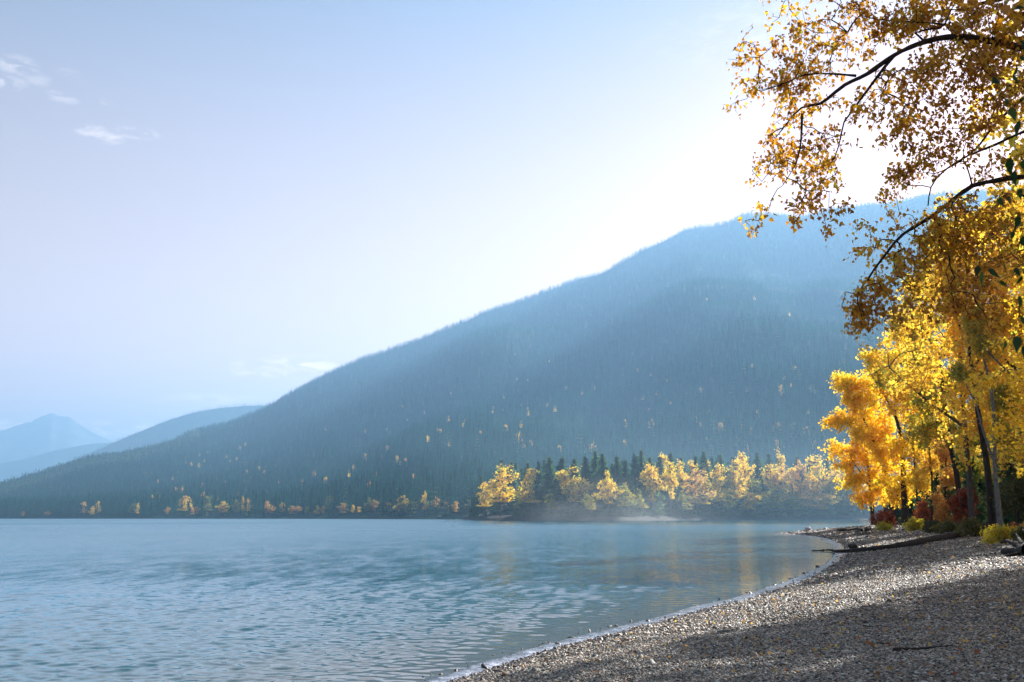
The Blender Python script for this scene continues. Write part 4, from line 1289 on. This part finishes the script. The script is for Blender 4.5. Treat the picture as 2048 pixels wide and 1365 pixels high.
def shrub(name, px, base_py, wpx, hpx, depth, leaf, n_leaf, size, label, tint=0.5, stems=9):
    g = np.random.default_rng(px * 3 + hpx)
    base = at(px, base_py, depth); base[2] = drop(base[0], base[1])
    w, h = px_w(wpx, base), hpx / F_PX * depth
    ch = []
    for k in range(stems):
        th = g.random() * 6.28; L = w * 0.4 * g.random() ** 0.5
        ch.append(limb([np.array([0, 0, -0.1]), np.array([math.cos(th) * L * .4, math.sin(th) * L * .4, h * 0.5]), np.array([math.cos(th) * L, math.sin(th) * L, h * (0.6 + .3 * g.random())])], 0.02, 0.006, 0.2))
    bl = [((math.cos(t) * w * .5 * q, math.sin(t) * w * .5 * q, h * (0.2 + 0.6 * g.random() * (1 - .5 * q))), (w * .15, w * .15, h * .2)) for t, q in zip(g.random(16) * 6.28, g.random(16))]
    G, sp = grow(ch, blob_points(bl, 110, g), g, 0.15, 0.1, 0, 0.004, 0.4)
    for P_, R_ in ch: G.tube(P_, R_, 4)
    e = empty(name, base)
    link('stems', G.mesh('stems', M['bark_dark']), e)
    c = sp[g.integers(0, len(sp), n_leaf)] + g.normal(size=(n_leaf, 3)) * size
    V, Q, own = leaves(c, size, g)
    link('foliage', quad_mesh('foliage', V, Q, M[leaf], tint=np.clip(g.normal(tint, .25, n_leaf), 0, 1)[own], smooth=False), e)
    tag(e, label, 'shrub')


shrub('shrub', 1850, 1046, 64, 56, 92, 'red_leaf', 4200, 0.13, 'rust red shrub behind the trunks of the middle clump', 0.6)
shrub('shrub', 1768, 1046, 46, 44, 100, 'red_leaf', 2600, 0.14, 'reddish brown shrub under the leaning yellow cottonwoods', 0.4)
shrub('shrub', 1828, 1048, 40, 26, 84, 'bush_leaf', 2200, 0.12, 'lime yellow bush right of the middle clump', 0.4)
shrub('shrub', 1768, 1046, 34, 18, 92, 'bush_leaf', 1200, 0.12, 'small yellow green bush at the foot of the leaning trunks', 0.3)
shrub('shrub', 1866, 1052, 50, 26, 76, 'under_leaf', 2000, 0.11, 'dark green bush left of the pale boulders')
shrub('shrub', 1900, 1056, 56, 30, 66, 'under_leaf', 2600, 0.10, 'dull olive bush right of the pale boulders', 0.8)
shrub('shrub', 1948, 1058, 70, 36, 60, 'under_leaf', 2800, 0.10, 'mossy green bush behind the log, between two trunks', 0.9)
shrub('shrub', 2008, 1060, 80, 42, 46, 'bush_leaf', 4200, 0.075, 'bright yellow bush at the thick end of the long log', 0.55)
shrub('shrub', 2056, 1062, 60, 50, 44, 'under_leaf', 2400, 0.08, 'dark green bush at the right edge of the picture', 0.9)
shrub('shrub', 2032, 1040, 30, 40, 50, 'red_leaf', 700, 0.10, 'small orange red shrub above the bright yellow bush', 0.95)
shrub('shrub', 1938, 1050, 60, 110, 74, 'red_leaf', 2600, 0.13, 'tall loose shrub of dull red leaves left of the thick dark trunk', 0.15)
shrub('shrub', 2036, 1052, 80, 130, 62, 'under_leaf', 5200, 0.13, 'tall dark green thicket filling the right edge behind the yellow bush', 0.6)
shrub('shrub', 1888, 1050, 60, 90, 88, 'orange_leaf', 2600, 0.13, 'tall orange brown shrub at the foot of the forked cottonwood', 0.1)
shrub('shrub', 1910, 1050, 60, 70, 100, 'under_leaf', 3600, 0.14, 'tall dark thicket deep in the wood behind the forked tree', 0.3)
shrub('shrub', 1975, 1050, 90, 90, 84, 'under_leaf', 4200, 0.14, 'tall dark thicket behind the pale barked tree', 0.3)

# ------------------------------------------------------------------ the big tree whose branches hang into the picture
def near_tree():
    g = np.random.default_rng(99)
    D = 11.0
    base = np.array([9.3, 12.5, 0.0]); base[2] = drop(base[0], base[1])
    e = empty('overhanging_cottonwood', base)
    def L(pts, r0, r1, deps=None):
        n = len(pts)
        return limb([at(x, y, (deps[0] + (deps[1] - deps[0]) * i / (n - 1)) if deps else D) for i, (x, y) in enumerate(pts)], r0, r1, 0.10)
    trunk = limb([base - [0, 0, .4], base + [0.1, 0, 3], base + [-0.2, .2, 6], base + [0.3, 0, 9.5], base + [0.1, 0.3, 13]], 0.32, 0.10, 0.25)
    tj = at(2350, 250, 12.3)
    limbs = [
        limb([base + [-0.1, .1, 4.4]] + [at(x, y, d_) for x, y, d_ in ((2180, 150, 12), (2060, 103, 11.5), (1985, 83, 11.3), (1910, 74, 11.2), (1850, 84, 11), (1790, 110, 11), (1735, 148, 11), (1690, 170, 11), (1655, 198, 11), (1640, 208, 11))], 0.11, 0.017, 0.1),
        L([(1640, 208), (1603, 216), (1585, 232), (1568, 255), (1552, 275)], 0.017, 0.006),
        L([(1604, 228), (1603, 265), (1600, 298), (1592, 328), (1565, 372)], 0.014, 0.004),
        L([(1788, 112), (1765, 140), (1728, 190), (1700, 228), (1688, 245), (1678, 290), (1668, 320)], 0.022, 0.006),
        L([(1712, 152), (1660, 148), (1610, 150), (1572, 166), (1520, 184)], 0.014, 0.005),
        L([(1850, 84), (1830, 66), (1890, 50), (1760, 40), (1720, 30)], 0.016, 0.006),
        limb([base + [-0.1, .1, 5.6]] + [at(x, y, d_) for x, y, d_ in ((2120, -30, 12), (2000, 0, 11.8), (1960, 8, 11.6), (1935, 20, 11.5))], 0.07, 0.02, 0.1),
        limb([base + [-0.1, .1, 2.7]] + [at(x, y, d_) for x, y, d_ in ((2150, 360, 12.6), (2050, 354, 12.4), (1990, 362, 12.3), (1945, 372, 12.2), (1925, 385, 12.2), (1865, 432, 12.1), (1805, 470, 12), (1772, 508, 12), (1748, 540, 12), (1735, 560, 12))], 0.085, 0.012, 0.1),
        limb([base + [-0.1, .1, 3.6]] + [at(x, y, d_) for x, y, d_ in ((2130, 240, 13), (2048, 264, 12.8), (1990, 290, 12.6), (1930, 315, 12.5), (1885, 345, 12.5), (1862, 375, 12.5), (1856, 412, 12.5))], 0.05, 0.008, 0.1),
        limb([at(x, y, 12.6) for x, y in ((2090, 160), (2020, 220), (1985, 255), (1950, 300), (1900, 335), (1868, 348))], 0.03, 0.007, 0.1),
    ]
    B = [(1955, 45, 90, 40, 135), (1775, 50, 80, 34, 78), (1850, 30, 60, 30, 70), (1720, 20, 30, 18, 8), (1620, 20, 70, 28, 18), (1550, 8, 40, 16, 8), (1700, 10, 34, 20, 8),
         (1580, 120, 90, 36, 52), (1490, 110, 34, 20, 12), (1500, 185, 48, 18, 18), (1590, 180, 60, 30, 34), (1650, 90, 60, 26, 22), (1690, 120, 40, 26, 12),
         (1600, 310, 40, 60, 42), (1560, 300, 36, 60, 26), (1650, 330, 44, 70, 46), (1620, 400, 46, 34, 26), (1525, 330, 24, 40, 8), (1520, 430, 24, 28, 7), (1665, 440, 30, 26, 9), (1600, 230, 50, 26, 20),
         (1690, 235, 34, 44, 18), (1760, 200, 50, 50, 30), (1800, 250, 36, 44, 26), (1850, 250, 60, 50, 52), (1830, 160, 60, 40, 54), (1920, 150, 80, 60, 98), (1990, 110, 60, 60, 70), (1960, 240, 50, 40, 40), (2010, 200, 44, 60, 44),
         (1800, 350, 44, 26, 22), (1840, 320, 40, 30, 18), (1775, 395, 30, 14, 8), (1900, 300, 50, 40, 22), (1740, 450, 40, 16, 9), (1775, 460, 30, 16, 8),
         (1930, 440, 100, 60, 110), (1870, 500, 70, 50, 70), (1990, 520, 60, 90, 80), (1800, 540, 50, 40, 40), (1740, 590, 44, 40, 44), (1720, 640, 26, 40, 24), (1770, 640, 34, 36, 24), (1850, 600, 60, 50, 40), (1930, 600, 60, 50, 40), (1735, 500, 26, 16, 7), (2010, 640, 40, 50, 24), (2000, 330, 50, 30, 26)]
    bl = []
    for cx, cy_, rx, ry, wt in B:
        dep = 11.2 if (cy_ < 300 or cx < 1720) else 12.2
        s = dep / F_PX
        bl.append((at(cx, cy_, dep + g.normal() * 0.25), (rx * s, 0.75, ry * s), wt))
    tg = blob_points(bl, 1650, g)
    chains = [trunk] + limbs
    G, sp = grow(chains, tg, g, 0.09, 0.18, 0.0, 0.0026, 0.38, 0.62)
    link('trunk', (lambda q: (q.tube(trunk[0] - base, trunk[1], 10), q)[1])(Geo()).mesh('trunk', M['bark_grey']), e)
    for P_, R_ in limbs:
        q = Geo(); Rn = R_ * (1 + 0.10 * g.normal(size=len(R_)))
        q.tube(P_ - base, Rn, 8); link('limb', q.mesh('limb', M['bark_dark']), e)
    G.V = [v - base for v in G.V]
    link('twigs', G.mesh('twigs', M['bark_dark']), e)
    # the part of the crown outside the frame
    bl2 = [(base + [math.cos(t) * 3.2 * q, math.sin(t) * 3.2 * q, 6.5 + 6.5 * w_], (1.7, 1.7, 1.2), 1) for t, q, w_ in zip(g.random(26) * 6.28, g.random(26), g.random(26))]
    tg2 = blob_points(bl2, 260, g)
    # keep what lies out of the picture only
    G2, sp2 = grow([(trunk[0][::2], trunk[1][::2])], tg2, g, 0.3, 0.15, 0, 0.004, 0.42)
    G2.V = [v - base for v in G2.V]
    link('upper_branches', G2.mesh('upper_branches', M['bark_dark']), e)
    n = 13200
    c = sp[g.integers(0, len(sp), n)] + g.normal(size=(n, 3)) * 0.045 - base
    V, Q, own = leaves(c[:n - 300], 0.052, g, 'poplar', 0.9, 0.8)
    tn = np.clip(g.normal(0.40, 0.24, n) + 0.3 * fbm(c[:, 0] / .5, c[:, 2] / .5, 2, 3), 0, 1)
    o = link('foliage', quad_mesh('foliage', V, Q, M['near_leaf'], tint=tn[:n - 300][own], smooth=False), e); o['kind'] = 'stuff'
    n2 = 9000
    c2 = sp2[g.integers(0, len(sp2), n2)] + g.normal(size=(n2, 3)) * 0.12 - base
    V, Q, own = leaves(c2, 0.12, g, 'rhomb', 0.4)
    o = link('upper_foliage', quad_mesh('upper_foliage', V, Q, M['near_leaf'], tint=np.clip(g.normal(.5, .25, n2), 0, 1)[own], smooth=False), e); o['kind'] = 'stuff'
    V, Q, own = leaves(np.zeros((1, 3)), 1.0, g, 'poplar')
    prof = [(0, 0, 0), (0.30, 0.10, .06), (0.44, 0.30, 0.12), (0.20, 0.62, 0.05), (0, 1.1, -0.12), (-0.20, 0.62, 0.05), (-0.44, 0.30, 0.12), (-0.30, 0.10, .06), (0, 0.40, -0.03)]
    lm = quad_mesh('leaf', np.array(prof, float), [[0, 1, 2, 8], [8, 2, 3, 4], [8, 4, 5, 6], [0, 8, 6, 7]], M['single_leaf'], smooth=False)
    for q in c[n - 300:]:
        lf = link('leaf', lm, e, q)
        dv = Vector((g.normal(), g.normal(), g.normal() - 1.2)).normalized()
        lf.rotation_euler = (dv.to_track_quat('Y', 'Z').to_matrix() @ Matrix.Rotation(g.random() * 6.28, 3, 'Y')).to_euler()
        s = 0.054 * (0.9 + 0.5 * g.random()); lf.scale = (s, s, s)
    tag(e, 'old cottonwood outside the right edge whose gold leaved branches hang into the picture', 'tree')


near_tree()


def green_sapling():
    """broad green leaves that droop in at the right edge, close to the camera"""
    g = np.random.default_rng(12)
    D = 4.6
    base = np.array([3.55, 4.7, 0.0]); base[2] = drop(base[0], base[1])
    e = empty('green_sapling', base)
    stem = limb([base - [0, 0, .2], base + [-0.05, 0, 1.5], base + [-0.2, 0, 2.6], base + [-0.15, 0, 3.6], base + [-.3, 0, 4.4]], 0.035, 0.012, 0.15)
    tw = []
    spots = [(2030, 62), (2044, 90), (1985, 165), (1998, 190), (2012, 205), (2030, 160), (2044, 195), (2022, 225), (2040, 250), (2036, 20), (2020, 325), (2044, 330), (2030, 350), (2018, 400), (2040, 385), (1996, 405), (2010, 455), (2038, 440), (2025, 470), (2044, 480),
             (1956, 540), (1966, 552), (1979, 545), (2010, 535), (2030, 545), (2000, 570), (2044, 560), (2038, 600), (2044, 640), (2034, 680), (2046, 700), (2012, 690), (2045, 120), (2035, 140)]
    G = Geo(); q = Geo(); q.tube(stem[0] - base, stem[1], 7); link('stem', q.mesh('stem', M['bark_dark']), e)
    prof = [(0, 0, 0), (0.22, 0.12, .03), (0.30, 0.38, 0.06), (0.17, 0.75, 0.0), (0, 1.15, -0.14), (-0.17, 0.75, 0.0), (-0.30, 0.38, 0.06), (-0.22, 0.12, .03), (0, 0.40, -0.03)]
    lm = quad_mesh('leaf', np.array(prof, float), [[0, 1, 2, 8], [8, 2, 3, 4], [8, 4, 5, 6], [0, 8, 6, 7]], M['green_leaf'], smooth=True)
    for x, y in spots:
        t = at(x, y - 8, D + g.normal() * 0.15)
        k = int(np.argmin(np.linalg.norm(stem[0] - (t + [0.4, 0, 0.1]), axis=1))); a_ = stem[0][k]
        mid = (a_ + t) / 2 + [0, 0, 0.14]
        P_ = resample([a_, mid, t], 0.08); G.tube(P_ - base, np.linspace(0.005, 0.0016, len(P_)), 3)
        lf = link('leaf', lm, e, t - base)
        dv = Vector((g.normal() * .35, g.normal() * .5, -1)).normalized()
        lf.rotation_euler = (dv.to_track_quat('Y', 'Z').to_matrix() @ Matrix.Rotation(g.random() * 6.28, 3, 'Y')).to_euler()
        s = 0.062 * (0.7 + 0.6 * g.random()); lf.scale = (s, s, s)
    link('twigs', G.mesh('twigs', M['bark_dark']), e)
    tag(e, 'green leaved sapling at the right edge, its drooping dark leaves close to the camera', 'sapling')


green_sapling()

# ------------------------------------------------------------------ driftwood, stones, leaves on the beach
def log_obj(name, segs, label, mat='driftwood', cat='log', sides=10, rough=0.10, parts=('trunk', 'branch')):
    g = np.random.default_rng(len(segs) * 7 + int(segs[0][0][0][0]))
    P0 = on_ground(*segs[0][0][0])
    e = empty(name, P0)
    for k, (pts, r0, r1) in enumerate(segs):
        W = []
        for q in pts:
            if len(q) == 2: w_ = on_ground(q[0], q[1])
            else: w_ = on_ground(q[0], q[1]) + [0, 0, q[2]]
            if w_[2] < 0.02: w_[2] = 0.02
            W.append(w_)
        P_, R_ = limb(W, r0, r1, 0.25)
        P_ = P_ + [0, 0, 1] * (R_ * 0.75)[:, None]
        R_ = R_ * (1 + rough * g.normal(size=len(R_)))
        q_ = Geo(); q_.tube(P_ - P0, R_, sides)
        me = q_.mesh(name, M[mat]); link(parts[0] if k == 0 else parts[1], me, e)
    tag(e, label, cat)
    return e


log_obj('driftwood_log', [([(1998, 1062), (1960, 1067), (1900, 1079), (1850, 1087), (1790, 1097), (1740, 1103), (1690, 1107)], 0.36, 0.12), ([(1692, 1107), (1675, 1108.5), (1662, 1106.5, .12), (1648, 1107, .10), (1636, 1109), (1624, 1109)], 0.11, 0.03), ([(1694, 1106), (1688, 1101, .25), (1682, 1098, .35)], 0.05, 0.02)],
        'long dark fallen trunk lying across the beach from the bushes into the water')
log_obj('driftwood_log', [([(1765, 1053), (1740, 1057), (1715, 1059.5), (1690, 1062.5), (1676, 1064)], 0.34, 0.15), ([(1738, 1057), (1736, 1049, .4)], 0.08, 0.03)], 'dark log on the spit, the lower one of two, a stub sticking up')
log_obj('driftwood_log', [([(1768, 1049), (1750, 1050.5), (1730, 1052), (1718, 1053)], 0.3, 0.16), ([(1731, 1051, .3), (1730, 1046, 1.0)], 0.12, 0.09)], 'dark log with an upright stump at the edge of the wood beyond the spit')
log_obj('root_stump', [([(2062, 1112), (2040, 1110), (2020, 1109), (2008, 1108)], 0.24, 0.10), ([(2045, 1108, .1), (2030, 1104, .22), (2015, 1100, .3), (2004, 1098, .22)], 0.11, 0.04), ([(2050, 1108, .1), (2040, 1100, .36), (2034, 1094, .5)], 0.10, 0.03), ([(2055, 1108, .1), (2056, 1098, .5), (2048, 1090, .6)], 0.10, 0.03), ([(2040, 1112), (2020, 1114), (2010, 1115)], 0.09, 0.03)],
        'dark root stump lying on the pebbles at the right edge', cat='stump', rough=0.2, parts=('trunk', 'root'))
log_obj('stick', [([(1788, 1303), (1815, 1303), (1850, 1301), (1880, 1297), (1905, 1294)], 0.022, 0.014)], 'thin dark stick lying on the pebbles in the foreground', cat='stick', rough=0.12)
log_obj('stick', [([(1728, 1254), (1742, 1256), (1756, 1256)], 0.012, 0.008)], 'short dark twig on the pebbles up the beach from the long stick', cat='stick', rough=0.15)
log_obj('driftwood_piece', [([(1730, 1085), (1738, 1084), (1748, 1082)], 0.12, 0.09)], 'short bleached piece of driftwood above the long dark log', 'bleached_wood', 'driftwood')


def rock_mesh(name, seed, mat, sub=3, rough=0.35, flat=0.7, smooth=True):
    import bmesh
    bm = bmesh.new(); bmesh.ops.create_icosphere(bm, subdivisions=sub, radius=1.0)
    g = np.random.default_rng(seed)
    K = rand_unit(9, g); A = g.random(9) * rough
    for v in bm.verts:
        n = np.array(v.co)
        s = 1.0
        for k_, a_ in zip(K, A): s -= a_ * max(0, n @ k_ - 0.55) * 1.6
        s += rough * 0.12 * g.normal()
        v.co = Vector(n * s); v.co.z *= flat
    me = bpy.data.meshes.new(name); bm.to_mesh(me); bm.free()
    me.polygons.foreach_set('use_smooth', np.full(len(me.polygons), smooth)); me.materials.append(M[mat])
    return me


def rock(name, px, py, size, mat, label, seed, cat='rock', flat=0.7, sub=3, sx=1.3):
    p = on_ground(px, py); p[2] = max(p[2], -0.05) + size * flat * 0.3
    o = link(name, rock_mesh(name, seed, mat, sub, 0.6, flat)); o.location = tuple(p); o.scale = (size * sx, size, size); o.rotation_euler = (0, 0, seed)
    tag(o, label, cat)
    return o


rock('root_knot', 1706, 1099, 0.33, 'driftwood', 'dark round knot of wood at the waterline beside the long log', 5, 'stump', 0.75)
rock('boulder', 1852, 1054, 0.42, 'pale_rock', 'left and lower of the two pale grey boulders at the edge of the wood', 8, 'rock', 0.45)
rock('boulder', 1866, 1052, 0.38, 'pale_rock', 'right and upper of the two pale grey boulders at the edge of the wood', 9, 'rock', 0.5)
rock('rock', 1618, 1065, 0.42, 'white_stone', 'white rock on a dark base near the end of the spit', 12, 'rock', 0.8)
rock('rock', 1614, 1068.5, 0.35, 'grey_stone', 'dark low rock under the white one near the end of the spit', 13, 'rock', 0.35, 3, 2.4)
rock('white_pebble', 1811, 1319, 0.032, 'white_stone', 'white pebble below the long stick in the foreground', 14, 'pebble', 0.55)
rock('stone', 1890, 1188, 0.075, 'grey_stone', 'round grey stone bigger than the pebbles around it', 15, 'stone', 0.55)
rock('stone', 1876, 1221, 0.05, 'white_stone', 'pale flat stone down the beach from the round grey one', 16, 'stone', 0.4)
rock('stone', 1768, 1218, 0.05, 'white_stone', 'pale pinkish stone left of the flat pale one', 17, 'stone', 0.5)

# pebbles
pebs = [proto('pebble', rock_mesh('pebble', 400 + k, 'pebble', 2 if k < 3 else 1, 0.55, 0.42 + 0.08 * (k % 3), True)) for k in range(5)]
g = np.random.default_rng(44)


def pebble_zone(n, r0, r1, s0, s1, dmin=-1.2, dmax=15.0, power=1.0):
    az = np.radians(-8 + 38 * g.random(n)); r_ = np.sqrt(r0 ** 2 + (r1 ** 2 - r0 ** 2) * g.random(n) ** power)
    x, y = r_ * np.sin(az), r_ * np.cos(az)
    d = shore_dist(x, y); k = (d > dmin) & (d < dmax)
    x, y, d = x[k], y[k], d[k]
    s = s0 + (s1 - s0) * g.random(len(x)) ** 2.2
    s *= np.where(np.abs(d - 0.5) < 0.7, 1.35, 1.0)
    z = ground_z(x, y, d) + s * 0.12
    return np.stack([x, y, z], -1), s


zs = [pebble_zone(210000, 5.5, 15, 0.006, 0.026), pebble_zone(120000, 15, 30, 0.011, 0.034), pebble_zone(90000, 30, 75, 0.024, 0.062, -1.5), pebble_zone(30000, 75, 135, 0.06, 0.13, -1.5), pebble_zone(2600, 6, 45, 0.03, 0.065)]
wet_p, wet_s = pebble_zone(60000, 6, 60, 0.015, 0.05, -0.55, 0.25)
kk = g.random(len(wet_s)) < np.clip(0.75 - np.abs(fbm(wet_p[:, 0] * 1.3, wet_p[:, 1] * 1.3, 2, 19)) * 1.6, 0.02, 1) * np.where(np.hypot(wet_p[:, 0], wet_p[:, 1]) < 20, 1.0, 0.5)
wet_p, wet_s = wet_p[kk], wet_s[kk] * np.clip(np.hypot(wet_p[kk][:, 0], wet_p[kk][:, 1]) / 20, 0.7, 2.0)
wet_p[:, 2] = np.maximum(wet_p[:, 2], 0.004 - wet_s * 0.25 * g.random(len(wet_s)))
zs.append((wet_p, wet_s))
PP_ = np.concatenate([z[0] for z in zs]); S = np.concatenate([z[1] for z in zs])
rot = np.stack([g.normal(0, 0.35, len(S)), g.normal(0, 0.35, len(S)), g.random(len(S)) * 6.28], -1)
sc = np.stack([S * (0.9 + 0.7 * g.random(len(S))), S, S * (0.7 + 0.5 * g.random(len(S)))], -1)
o = scatter('pebbles', PP_, rot, sc, g.integers(0, 5, len(S)), pebs)
tag(o, 'grey pebbles covering the beach down to the waterline', 'pebbles', kind='stuff')

# fallen leaves
prof = [(0, 0, 0), (0.30, 0.08, .10), (0.46, 0.34, 0.20), (0.22, 0.66, 0.10), (0, 1.1, 0.0), (-0.22, 0.66, 0.12), (-0.46, 0.34, 0.22), (-0.30, 0.08, .10), (0, 0.40, -0.03)]
lm = quad_mesh('fallen_leaf', (np.array(prof, float) - [0, .5, 0]), [[0, 1, 2, 8], [8, 2, 3, 4], [8, 4, 5, 6], [0, 8, 6, 7]], M['fallen_leaf'], smooth=False)
known = [(1718, 1282), (1775, 1222), (1778, 1242), (1550, 1257), (1672, 1272), (1736, 1291), (1776, 1294), (1577, 1290), (1548, 1347), (1780, 1345), (1925, 1155), (1995, 1143), (1678, 1148), (1692, 1163), (1619, 1178), (1652, 1190), (1733, 1171), (1818, 1199), (1884, 1202), (1862, 1262), (1887, 1265), (1695, 1242), (1573, 1347), (1912, 1293), (1560, 1179), (1555, 1213), (1593, 1242), (1734, 1217), (1772, 1185), (1955, 1310)]
g = np.random.default_rng(70)
for k in range(250):
    if k < len(known): px, py = known[k]; s = 0.062
    else:
        py = 1105 + 258 * g.random(); px = 960 + 1085 * g.random(); s = 0.028 + 0.024 * g.random()
        p0 = on_plane(px, py, 0.1)
        if float(shore_dist(np.array([p0[0]]), np.array([p0[1]]))[0]) < 0.4: continue
    p = on_ground(px, py)
    o = link('fallen_leaf', lm); o.location = (p[0], p[1], p[2] + 0.028); o.scale = (s, s, s)
    o.rotation_euler = (g.normal() * 0.4, g.normal() * 0.4, g.random() * 6.28)
    tag(o, 'single orange brown leaf fallen on the grey pebbles', 'leaf', 'fallen leaves scattered over the pebble beach')

# leaf litter near the wood
n = 5000
az = np.radians(4 + 24 * g.random(n)); r_ = 12 + 100 * g.random(n) ** 1.5
x, y = r_ * np.sin(az), r_ * np.cos(az); d = shore_dist(x, y)
k = (d > 0.6) & (g.random(n) < np.clip((d - 1) / 16, 0.15, 1)); x, y, d = x[k], y[k], d[k]
c = np.stack([x, y, ground_z(x, y, d) + 0.03 + 0.0004 * r_[k]], -1)
V, Q, own = leaves(c, 0.03 + 0.001 * r_[k], g, 'rhomb', 0, 0.6)
o = link('leaf_litter', quad_mesh('leaf_litter', V, Q, M['orange_leaf'], tint=g.random(len(c))[own], smooth=False)); tag(o, 'small orange leaf litter strewn over the upper beach', 'leaf litter', kind='stuff')

# ------------------------------------------------------------------ air
def box_mesh(name, lo, hi):
    lo, hi = np.array(lo, float), np.array(hi, float)
    V = [(x, y, z) for x in (lo[0], hi[0]) for y in (lo[1], hi[1]) for z in (lo[2], hi[2])]
    F_ = [(0, 1, 3, 2), (4, 6, 7, 5), (0, 4, 5, 1), (2, 3, 7, 6), (0, 2, 6, 4), (1, 5, 7, 3)]
    me = bpy.data.meshes.new(name); me.from_pydata([tuple(map(float, v)) for v in V], [], F_); me.update()
    return me


m, nt, out = new_mat('haze_air')
pv = nt.nodes.new('ShaderNodeVolumePrincipled')
pv.inputs['Color'].default_value = (0.29, 0.56, 0.90, 1)
pv.inputs['Density'].default_value = HAZE_DENSITY
pv.inputs['Anisotropy'].default_value = 0.28
nt.links.new(pv.outputs[0], out.inputs['Volume'])
me = box_mesh('haze', (-16500, -16500, -3.2), (16500, 21500, 1560)); me.materials.append(m)
o = link('haze', me); tag(o, kind='stuff'); o['label'] = 'thin blue air haze over lake and mountains'; o.display_type = 'WIRE'

m, nt, out = new_mat('lake_mist')
pv = nt.nodes.new('ShaderNodeVolumePrincipled')
pv.inputs['Color'].default_value = (0.78, 0.90, 1.0, 1); pv.inputs['Anisotropy'].default_value = 0.5
co = texco(nt, 'Generated')
sep = nt.nodes.new('ShaderNodeSeparateXYZ'); nt.links.new(co, sep.inputs[0])
nz = noise(nt, 0.05, 4, 0.6, mapping(nt, texco(nt), (0.7, 0.7, 1.6)))
fz = mth('POWER', mth('SUBTRACT', 1.0, sep.outputs[2], nt, True), 1.5, nt)
cx_ = mth('SUBTRACT', 1.0, mth('MULTIPLY', mth('ABSOLUTE', mth('SUBTRACT', sep.outputs[0], 0.5, nt), 0, nt), 2.0, nt), nt, True)
cy2 = mth('SUBTRACT', 1.0, mth('MULTIPLY', mth('ABSOLUTE', mth('SUBTRACT', sep.outputs[1], 0.5, nt), 0, nt), 2.0, nt), nt, True)
nn_ = mth('MULTIPLY', mth('SUBTRACT', nz.outputs['Fac'], 0.36, nt, True), 3.0, nt)
dd_ = mth('MULTIPLY', mth('MULTIPLY', fz, nn_, nt), mth('MULTIPLY', cx_, cy2, nt), nt)
nt.links.new(mth('MULTIPLY', dd_, 0.013, nt), pv.inputs['Density'])
nt.links.new(pv.outputs[0], out.inputs['Volume'])
a_, b_ = at(1010, 1036, 378), at(1480, 1036, 378)
me = box_mesh('lake_mist', (a_[0], 345, 0.15), (b_[0], 412, 20.0)); me.materials.append(m)
o = link('lake_mist', me); tag(o, 'low white mist drifting over the water before the far point', 'mist', kind='stuff')


m, nt, out = new_mat('bay_mist')
pv = nt.nodes.new('ShaderNodeVolumePrincipled')
pv.inputs['Color'].default_value = (0.45, 0.75, 1.0, 1); pv.inputs['Anisotropy'].default_value = 0.35; pv.inputs['Density'].default_value = 0.00028
nt.links.new(pv.outputs[0], out.inputs['Volume'])
me = bpy.data.meshes.new('bay_mist')
rim = [at(780, 1036, 480), at(1000, 1036, 560), at(1500, 1036, 640), at(1950, 1036, 680), at(1950, 1036, 280), at(1250, 1036, 250)][::-1]
vv = [(float(p[0]), float(p[1]), z_) for z_ in (0.12, 40.0) for p in rim]
n_ = len(rim)
ff = [tuple(range(n_))[::-1], tuple(range(n_, 2 * n_))] + [(i, (i + 1) % n_, (i + 1) % n_ + n_, i + n_) for i in range(n_)]
me.from_pydata(vv, [], ff); me.update(); me.materials.append(m)
o = link('bay_mist', me); tag(o, 'thin bluish morning mist lying over the bay before the far point', 'mist', kind='stuff')
